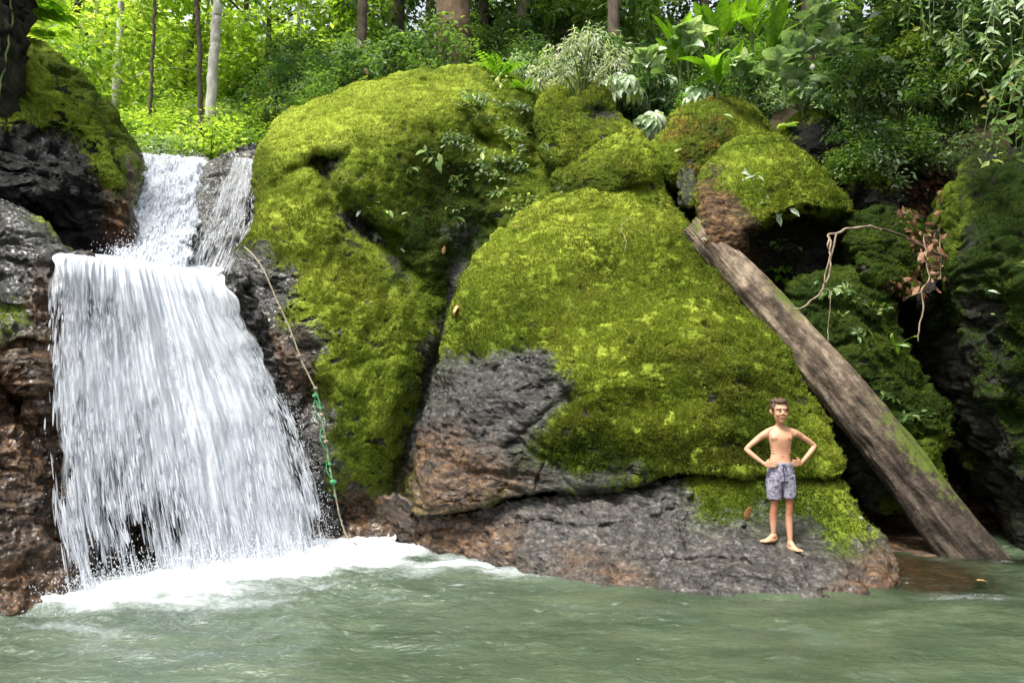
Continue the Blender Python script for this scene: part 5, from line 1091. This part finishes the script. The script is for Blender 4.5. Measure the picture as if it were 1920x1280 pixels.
def litter(name, label, poly, n, size, seed):
    rs2 = np.random.RandomState(seed); po = np.array(poly, float); pos = []; nn = []
    while len(pos) < n:
        x = rs2.uniform(po[:, 0].min(), po[:, 0].max()); y = rs2.uniform(po[:, 1].min(), po[:, 1].max())
        if inside(np.array([x]), np.array([y]), po)[0]: l, m_ = hit(x, y, 10); pos.append(l); nn.append(m_)
    pos = np.array(pos); nn = np.array(nn); d = np.cross(nn, rs2.normal(size=nn.shape)); d /= np.linalg.norm(d, axis=1)[:, None]; d += rs2.normal(size=nn.shape)*.35
    v, f, r = lcloud(pos+nn*.015, d, nn+rs2.normal(size=nn.shape)*.4, size*rs2.uniform(.5, 1.3, n), T_CURL, rs2)
    return tag(mesh(name, v, f, M_L['dry'], attrs=dict(rnd=r), smooth=False, loc=v.mean(0)), label, 'leaf litter', kind='stuff')
litter('leaf_litter', 'heap of dry reddish leaves filling the gully left of the cliff', [(1680, 400), (1730, 380), (1765, 420), (1775, 520), (1740, 540), (1700, 560), (1660, 530), (1720, 500), (1700, 440)], 420, .13, 1)
litter('leaf_litter', 'brown leaf litter on the earth slope below the fern', [(1590, 160), (1660, 180), (1780, 260), (1770, 400), (1680, 360), (1620, 280)], 700, .12, 2)
litter('leaf_litter', 'fallen bits along the upper left rim of the front boulder', [(930, 450), (985, 385), (1050, 350), (1080, 360), (1010, 400), (950, 470)], 60, .07, 3)
# ------------------------------------------------------------------ the boy
FEET, _n = hit(1471, 1022); FEET = FEET.copy()
def ell_loft(rows, n=28, sub=6):
    """rows: z, cx, cy, rx, ry"""
    rw = catmull(np.array(rows, float)[:, [1, 0, 2, 3, 4]], (len(rows)-1)*sub+1, False); an = np.arange(n)*2*math.pi/n
    v = np.stack([rw[:, 0, None]+rw[:, 3, None]*np.sign(np.cos(an))*np.abs(np.cos(an))**.9, rw[:, 2, None]+rw[:, 4, None]*np.sin(an)[None], rw[:, 1, None]+0*an[None]], 2); m = len(rw)
    v = v.reshape(-1, 3); k = np.arange(n); f = np.concatenate([np.stack([i*n+k, i*n+(k+1) % n, (i+1)*n+(k+1) % n, (i+1)*n+k], 1) for i in range(m-1)])
    v = np.concatenate([v, [v[:n].mean(0)], [v[-n:].mean(0)]]); N = m*n
    tri = np.concatenate([f[:, :3], f[:, [0, 2, 3]], np.stack([k*0+N, (k+1) % n, k], 1), np.stack([k*0+N+1, N-n+k, N-n+(k+1) % n], 1)]); return v, tri
def ellipsoid(c, r, rot=(0, 0, 0), n=20):
    th = np.linspace(-math.pi/2, math.pi/2, n); rows = [(math.sin(t), 0, 0, max(math.cos(t), .001), max(math.cos(t), .001)) for t in th]
    an = np.arange(n)*2*math.pi/n; v = np.array([[ro[3]*math.cos(a), ro[3]*math.sin(a), ro[0]] for ro in rows for a in an]); k = np.arange(n)
    f = np.concatenate([np.stack([i*n+k, i*n+(k+1) % n, (i+1)*n+(k+1) % n, (i+1)*n+k], 1) for i in range(n-1)])
    from mathutils import Euler
    M = np.array(Euler(rot).to_matrix()); return (v*np.array(r))@M.T+np.array(c), np.concatenate([f[:, :3], f[:, [0, 2, 3]]])
def limb(pts, rad, n=None): 
    p = np.array(pts, float); e0 = p[0]-(p[1]-p[0])/np.linalg.norm(p[1]-p[0])*rad[0]*.6; e1 = p[-1]+(p[-1]-p[-2])/np.linalg.norm(p[-1]-p[-2])*rad[-1]*.6
    return tube(np.concatenate([[e0], p, [e1]]), [rad[0]*.35]+list(rad)+[rad[-1]*.35], 16, 40 if n is None else n)
def remesh(name, parts, voxel, mat, parent, smooth=4, fac=.5):
    v, f = join(parts); o = mesh(name, v, f, None, link=True); md = o.modifiers.new('r', 'REMESH'); md.mode = 'VOXEL'; md.voxel_size = voxel
    sm = o.modifiers.new('s', 'SMOOTH'); sm.iterations = smooth; sm.factor = fac
    dg = bpy.context.evaluated_depsgraph_get(); me = bpy.data.meshes.new_from_object(o.evaluated_get(dg)); bpy.data.objects.remove(o)
    me.name = name; me.materials.clear(); me.materials.append(mat); me.polygons.foreach_set('use_smooth', [True]*len(me.polygons))
    o = bpy.data.objects.new(name, me); COL.objects.link(o)
    if parent: o.parent = parent
    return o
def hand(wrist, dirv, palm_n, thumb_dir, s=.80, curl=.5):
    """palm with five fingers: dirv along the fingers, palm_n out of the palm"""
    d = np.array(dirv, float); d /= np.linalg.norm(d); pn = np.array(palm_n, float); pn -= d*(pn@d); pn /= np.linalg.norm(pn); sd_ = np.array(thumb_dir, float); sd_ -= d*(sd_@d); sd_ -= pn*(sd_@pn); sd_ /= np.linalg.norm(sd_)
    w_ = np.array(wrist, float); out = []
    L = .068*s
    for k, o in enumerate((-.024, -.008, .008, .024)):
        a = w_+sd_*o*s*.7; b = w_+d*L+sd_*o*s*1.15; out.append(limb([a, b], [.0135*s, .0115*s], 10))
    for k, (o, fl) in enumerate(((.027, .062), (.009, .072), (-.009, .066), (-.026, .052))):
        b = w_+d*L+sd_*o*s*1.05; fl *= s; sp = sd_*o*1.6
        dd = d+sp*2; p1 = b+dd*fl*.45; p2 = p1+(dd-pn*-curl*.8)*fl*.32; p3 = p2+(dd*.8-pn*-curl*1.6)*fl*.25
        out.append(limb([b, p1, p2, p3], [.0085*s, .0080*s, .0074*s, .0062*s], 16))
    b = w_+d*.018*s+sd_*.024*s; p1 = b+(sd_*.8+d*.65)*.030*s; p2 = p1+(sd_*.45+d)*.026*s+pn*.006; out.append(limb([b, p1, p2], [.0115*s, .0098*s, .0075*s], 14))
    return out
def foot(ankle, yaw, floor, s=.86):
    c, s_ = math.cos(yaw), math.sin(yaw); fx = np.array([s_, -c, 0]); sx = np.array([c, s_, 0]); a = np.array(ankle, float); g = floor; out = []
    heel = a-fx*.030*s; heel[2] = g+.024*s
    ball = a+fx*.105*s; ball[2] = g+.016*s; mid = a+fx*.045*s; mid[2] = g+.038*s
    out.append(limb([a, (a+heel)/2, heel], [.028*s, .028*s, .025*s], 14)); out.append(limb([a-np.array([0, 0, .01]), mid, ball], [.029*s, .028*s, .020*s], 20))
    for o, r in ((-.022, .015), (0, .017), (.022, .016)): out.append(limb([heel+np.array([0, 0, -.004]), mid+sx*o*.8*s+np.array([0, 0, -.018]), ball+sx*o*s*1.1], [.020*s, .020*s, r*s], 14))
    ins = -1 if yaw > 0 else 1
    for k, (o, l, r) in enumerate(((-.030, .040, .0125), (-.014, .036, .009), (0, .031, .0085), (.013, .025, .008), (.026, .018, .0078))):
        o2 = o*(-ins)*-1; b = ball+sx*o2*s+fx*.004; e = b+fx*l*s; e[2] = g+.009*s; out.append(limb([b, e], [r*s*1.1, r*s], 8))
    return out
boy = empty('person', FEET)
tag(boy, 'shirtless barefoot boy in patterned swim shorts standing hands on hips on the ledge', 'person')
EL, ER = np.array([-.322, .045, .902]), np.array([.343, .04, .935])
SL, SRt = np.array([-.140, .0, 1.058]), np.array([.130, .0, 1.066])
WL, WR = np.array([-.176, -.052, .762]), np.array([.168, -.055, .775])
AL, AR = np.array([-.094, .02, .085]), np.array([.050, -.02, .060])
def floor_at(a, dx, dy):
    ok, loc, n, i, ob, mt = SC.ray_cast(DG, Vector((FEET.x+a[0]+dx, FEET.y+a[1]+dy, 1.2)), Vector((0, 0, -1))); return loc.z-FEET.z if ok and abs(loc.z-FEET.z) < .3 else 0
fl, fr_ = max(floor_at(AL, 0, 0), floor_at(AL, -.06, -.05)), max(floor_at(AR, 0, 0), floor_at(AR, .03, -.08))
print('FLOORS', fl, fr_)
AL[2] = fl+.07; AR[2] = fr_+.07
B_ = []
B_.append(ell_loft([(.70, -.012, .0, .108, .078), (.76, -.012, 0, .108, .076), (.82, -.010, -.002, .096, .064), (.88, -.006, -.002, .092, .060), (.95, -.005, -.004, .103, .068), (1.01, -.005, -.004, .116, .073), (1.055, -.005, .002, .120, .064), (1.082, -.004, .006, .095, .048), (1.105, -.004, .010, .052, .038), (1.125, -.003, .008, .036, .036)]))
B_.append(limb([(-.003, .012, 1.09), (-.003, .004, 1.17)], [.035, .034], 12))                                  # neck
B_.append(limb([(-.003, .02, 1.115), (-.09, .012, 1.088), SL], [.028, .027, .033])); B_.append(limb([(-.003, .02, 1.115), (.08, .012, 1.09), SRt], [.028, .027, .033]))
B_.append(ellipsoid((-.055, -.046, 1.012), (.054, .024, .036))); B_.append(ellipsoid((.045, -.046, 1.014), (.054, .024, .036)))     # chest
B_.append(limb([SL+[-.005, 0, -.005], (SL+EL)/2+[-.002, 0, .008], EL], [.035, .028, .022])); B_.append(limb([SRt+[.005, 0, -.005], (SRt+ER)/2+[.002, 0, .008], ER], [.035, .028, .022]))
B_.append(limb([EL, EL*.62+WL*.38+[-.006, 0, 0], WL], [.022, .0245, .015])); B_.append(limb([ER, ER*.62+WR*.38+[.006, 0, 0], WR], [.022, .0245, .015]))
B_.append(limb([(-.070, 0, .72), (-.082, -.01, .55), (-.086, -.012, .385), (-.092, .012, .27), AL], [.056, .054, .036, .036, .021]))
B_.append(limb([(.052, 0, .72), (.056, -.01, .55), (.056, -.02, .37), (.052, .0, .25), AR], [.056, .054, .036, .036, .021]))
B_.append(ellipsoid((-.086, -.028, .395), (.025, .018, .028))); B_.append(ellipsoid((.056, -.036, .380), (.025, .018, .028)))
B_ += hand(WL, (.86, -.40, .06), (.3, .9, .0), (0.1, .8, .5), .84, .25); B_ += hand(WR, (-.86, -.40, .04), (-.3, .9, .0), (-.1, .8, .5), .84, .25)
B_ += foot(AL, -1.15, fl, .92); B_ += foot(AR, .38, fr_-.014)
for s in (-1, 1):
    S_, E_ = (SL, EL) if s < 0 else (SRt, ER)
    B_.append(ellipsoid(S_+[s*.004, .0, -.012], (.034, .034, .038)))                       # shoulder cap
    m_ = S_*.5+E_*.5; B_.append(limb([S_*.7+E_*.3+[0, -.008, .004], m_+[0, -.012, .004], S_*.25+E_*.75+[0, -.006, 0]], [.020, .024, .017], 12))
    for k in range(4): B_.append(limb([(s*.045-.004, -.056+.002*k, .955-.024*k), (s*.080-.004, -.041, .945-.024*k), (s*.096-.004, -.012, .950-.024*k)], [.003, .0045, .003], 12))   # ribs
    for k in range(3): B_.append(ellipsoid((s*.022-.006, -.054+.002*k, .925-.045*k), (.021, .009, .021)))
    B_.append(limb([((-.086 if s < 0 else .056)+s*.006, .022, .33), ((-.090 if s < 0 else .054)+s*.006, .026, .27), ((-.092 if s < 0 else .052), .022, .20)], [.020, .026, .016], 12))
NB = len(B_)
# head
H = np.array([-.004, -.008, 1.255])
B_ += [ellipsoid(H+[0, .012, .028], (.070, .085, .080)), ellipsoid(H+[0, -.020, -.030], (.054, .060, .078)), ellipsoid(H+[0, -.050, -.083], (.024, .020, .020)),
       ellipsoid(H+[-.030, -.058, -.025], (.024, .022, .026)), ellipsoid(H+[.030, -.058, -.025], (.024, .022, .026)),
       ellipsoid(H+[0, -.062, .026], (.050, .018, .016)), limb([H+[0, -.074, .012], H+[0, -.089, -.020]], [.006, .009], 10), ellipsoid(H+[-.011, -.084, -.024], (.009, .009, .007)), ellipsoid(H+[.011, -.084, -.024], (.009, .009, .007)),
       ellipsoid(H+[0, -.068, -.052], (.024, .011, .010)), ellipsoid(H+[-.073, .008, -.005], (.009, .016, .026), (0, -.25, .3)), ellipsoid(H+[.073, .008, -.005], (.009, .016, .026), (0, .25, -.3))]
HP = np.array([-.004, .0, 1.135]); HS = 1.09
B_[NB:] = [(HP+(v_-HP)*HS, f_) for v_, f_ in B_[NB:]]
def skin():
    m = new_mat('skin'); t = NT(m); p = t.pos(); z = t.n('SeparateXYZ', Vector=p).outputs[2]
    n = t.noise(p, 9, 4, .5); c = t.ramp(n, [(.3, (.44, .215, .125)), (.6, (.56, .30, .185)), (.8, (.62, .36, .235))])
    leg = t.ramp(z, [(.20, 0.0), (.36, 1.0), (.43, 1.0), (.50, .4), (.62, 0.0)])
    c = t.mix(t.math('MULTIPLY', leg, t.ramp(n, [(.35, 1.0), (.65, .6)])), c, (.34, .105, .05))
    t.out(t.bsdf(c, .5, t.bump(t.noise(p, 40, 5, .7), .25, .006), .4, Subsurface_Weight=.08, Subsurface_Radius=(.02, .008, .004))); return m
M_SKIN = skin(); body = remesh('body', B_, .0042, M_SKIN, boy, 4, .5)
M_HAIR = simple_mat('dark_hair', [(.3, (.03, .016, .010)), (.7, (.13, .075, .05))], 60, .55, .8, (1, 1, .4), .006)
hp = [ellipsoid(H+[0, .020, .042], (.075, .088, .078)), ellipsoid(H+[-.004, -.040, .088], (.052, .040, .024), (.3, .0, 0)), ellipsoid(H+[-.066, -.004, .030], (.011, .038, .034)), ellipsoid(H+[.066, -.004, .030], (.011, .038, .034))]
rs3 = np.random.RandomState(4)
for k in range(150):
    a = rs3.uniform(0, 6.28); q = rs3.uniform(0, 1)**.5; x = math.cos(a)*q*.062; y = math.sin(a)*q*.070; z = .082+.040*math.sqrt(max(0, 1-q*q))
    b = H+[x, y+.012, z*.85+.005]; hp.append(limb([b, b+[x*.25+rs3.normal()*.008, -.008+y*.2+rs3.normal()*.008, .008+rs3.rand()*.009]], [.006, .0025], 6))
hair = remesh('hair', hp, .004, M_HAIR, boy, 1, .3)
# cut the fringe: everything of the hair in front of the forehead below the hairline goes
import bmesh
bm = bmesh.new(); bm.from_mesh(hair.data)
dele = [v_ for v_ in bm.verts if (v_.co.y < H[1]-.045 and v_.co.z < H[2]+.070) or v_.co.z < H[2]-.012]
bmesh.ops.delete(bm, geom=dele, context='VERTS'); bm.to_mesh(hair.data); bm.free()
M_EYE = simple_mat('eye_white', [(0, (.55, .52, .48)), (1, (.6, .57, .53))], 5, .2); M_IRIS = simple_mat('iris', [(0, (.015, .01, .008)), (1, (.02, .012, .01))], 5, .2); M_LIP = simple_mat('lips', [(0, (.36, .11, .08)), (1, (.42, .14, .10))], 20, .5)
for s in (-1, 1):
    v, f = ellipsoid(H+[s*.028, -.0775, .006], (.013, .006, .0052)); e = mesh('eye', v, f, M_EYE, parent=boy)
    v, f = ellipsoid(H+[s*.028, -.0825, .006], (.0055, .003, .0046)); mesh('iris', v, f, M_IRIS, parent=e)
    v, f = tube(H+np.array([[s*.013, -.0835, .018], [s*.029, -.084, .0225], [s*.045, -.073, .017]]), [.0028, .0034, .002], 6, 14); mesh('eyebrow', v, f, M_HAIR, parent=boy)
    v, f = tube(H+np.array([[s*.014, -.082, .009], [s*.028, -.0855, .0125], [s*.042, -.077, .008]]), [.0012, .0018, .0012], 6, 14); mesh('eyelid', v, f, M_HAIR, parent=boy)
    v, f = ellipsoid((s*.058-.005, -.0705, 1.006), (.0065, .003, .0055)); mesh('nipple', v, f, simple_mat('nipple', [(0, (.30, .10, .06)), (1, (.33, .12, .07))], 9), parent=boy)
v, f = join([tube(H+np.array([[-.023, -.078, -.050], [-.010, -.0855, -.0515], [0, -.0865, -.0525], [.010, -.0855, -.0515], [.023, -.078, -.050]]), [.002, .0042, .0045, .0042, .002], 8, 24)]); mesh('mouth', v, f, M_LIP, parent=boy)
v, f = ellipsoid((-.006, -.0645, .845), (.005, .004, .008)); mesh('navel', v, f, M_LIP, parent=boy)
for o_ in boy.children:
    if o_.name.split('.')[0] in ('eye', 'eyebrow', 'eyelid', 'mouth', 'hair'):
        for q_ in [o_]+list(o_.children):
            for v_ in q_.data.vertices: v_.co = Vector(HP)+(v_.co-Vector(HP))*HS
# shorts
def shorts_mat():
    m = new_mat('patterned_shorts'); t = NT(m); p = t.pos()
    n = t.noise(t.map(p, (1, 1, 1.6), (0, .6, 0)), 17, 5, .7, 1.8); n2 = t.noise(t.map(p, (1, 1, 1), (0, -.5, 0)), 34, 3, .6, 1.2)
    a = t.ramp(n, [(.40, (.04, .04, .06)), (.47, (.20, .19, .24)), (.56, (.36, .34, .40)), (.66, (.17, .16, .21))]); b = t.ramp(n2, [(.38, 0.75), (.50, 0.0)])
    t.out(t.bsdf(t.mix(b, a, (.09, .075, .13)), .85, t.bump(t.noise(p, 22, 3, .5), .4, .01), .2)); return m
M_SHORT = shorts_mat()
sp = [ell_loft([(.60, -.010, 0, .114, .090), (.66, -.011, 0, .121, .092), (.72, -.011, 0, .119, .088), (.765, -.011, -.001, .112, .080)], 36),
      ell_loft([(.435, -.086, -.008, .064, .068), (.50, -.084, -.006, .067, .074), (.58, -.078, -.003, .070, .084), (.66, -.066, 0, .068, .088)], 30), ell_loft([(.445, .057, -.014, .063, .068), (.51, .058, -.010, .066, .074), (.58, .054, -.004, .069, .084), (.66, .045, 0, .068, .088)], 30)]
sh = remesh('swim_shorts', sp, .005, M_SHORT, boy, 3, .4)
co = np.empty(len(sh.data.vertices)*3, np.float32); sh.data.vertices.foreach_get('co', co); co = co.reshape(-1, 3).astype(float)
ctr = np.stack([np.where(co[:, 0] < -.012, -.08, .056)*sstep((.70-co[:, 2])/.1), 0*co[:, 0], co[:, 2]], 1); nd = co-ctr; nd[:, 2] = 0; nd /= np.linalg.norm(nd, axis=1)[:, None]+1e-6
fold = .0045*ridged(co*np.array([16, 16, 6]), 2)+.006*fbm(co*np.array([9, 9, 5])+4, 2)
co = co+nd*(fold*sstep((.76-co[:, 2])/.06))[:, None]; sh.data.vertices.foreach_set('co', co.astype(np.float32).ravel()); sh.data.update()
v, f = ell_loft([(.748, -.011, -.001, .1145, .0835), (.760, -.011, -.001, .1140, .0830), (.780, -.011, -.001, .111, .0800)], 40, 3); mesh('waistband', v, f, simple_mat('waistband', [(0, (.20, .20, .27)), (1, (.34, .33, .42))], 40, .8), parent=sh)
M_STR = simple_mat('drawstring', [(0, (.02, .02, .05)), (1, (.05, .05, .10))], 40, .8)
v, f = join([tube([(-.012, -.092, .765), (-.022, -.101, .735), (-.026, -.104, .700)], .0035, 6, 14), tube([(-.012, -.092, .765), (-.002, -.101, .735), (.002, -.104, .695)], .0035, 6, 14), tube([(-.03, -.092, .765), (-.012, -.095, .762), (.008, -.092, .765)], .004, 6, 12), tube([(-.012, -.096, .70), (-.012, -.102, .65), (-.012, -.098, .60)], .003, 6, 14)])
mesh('drawstring', v, f, M_STR, parent=sh)
boy.scale = (.985, .985, .985)
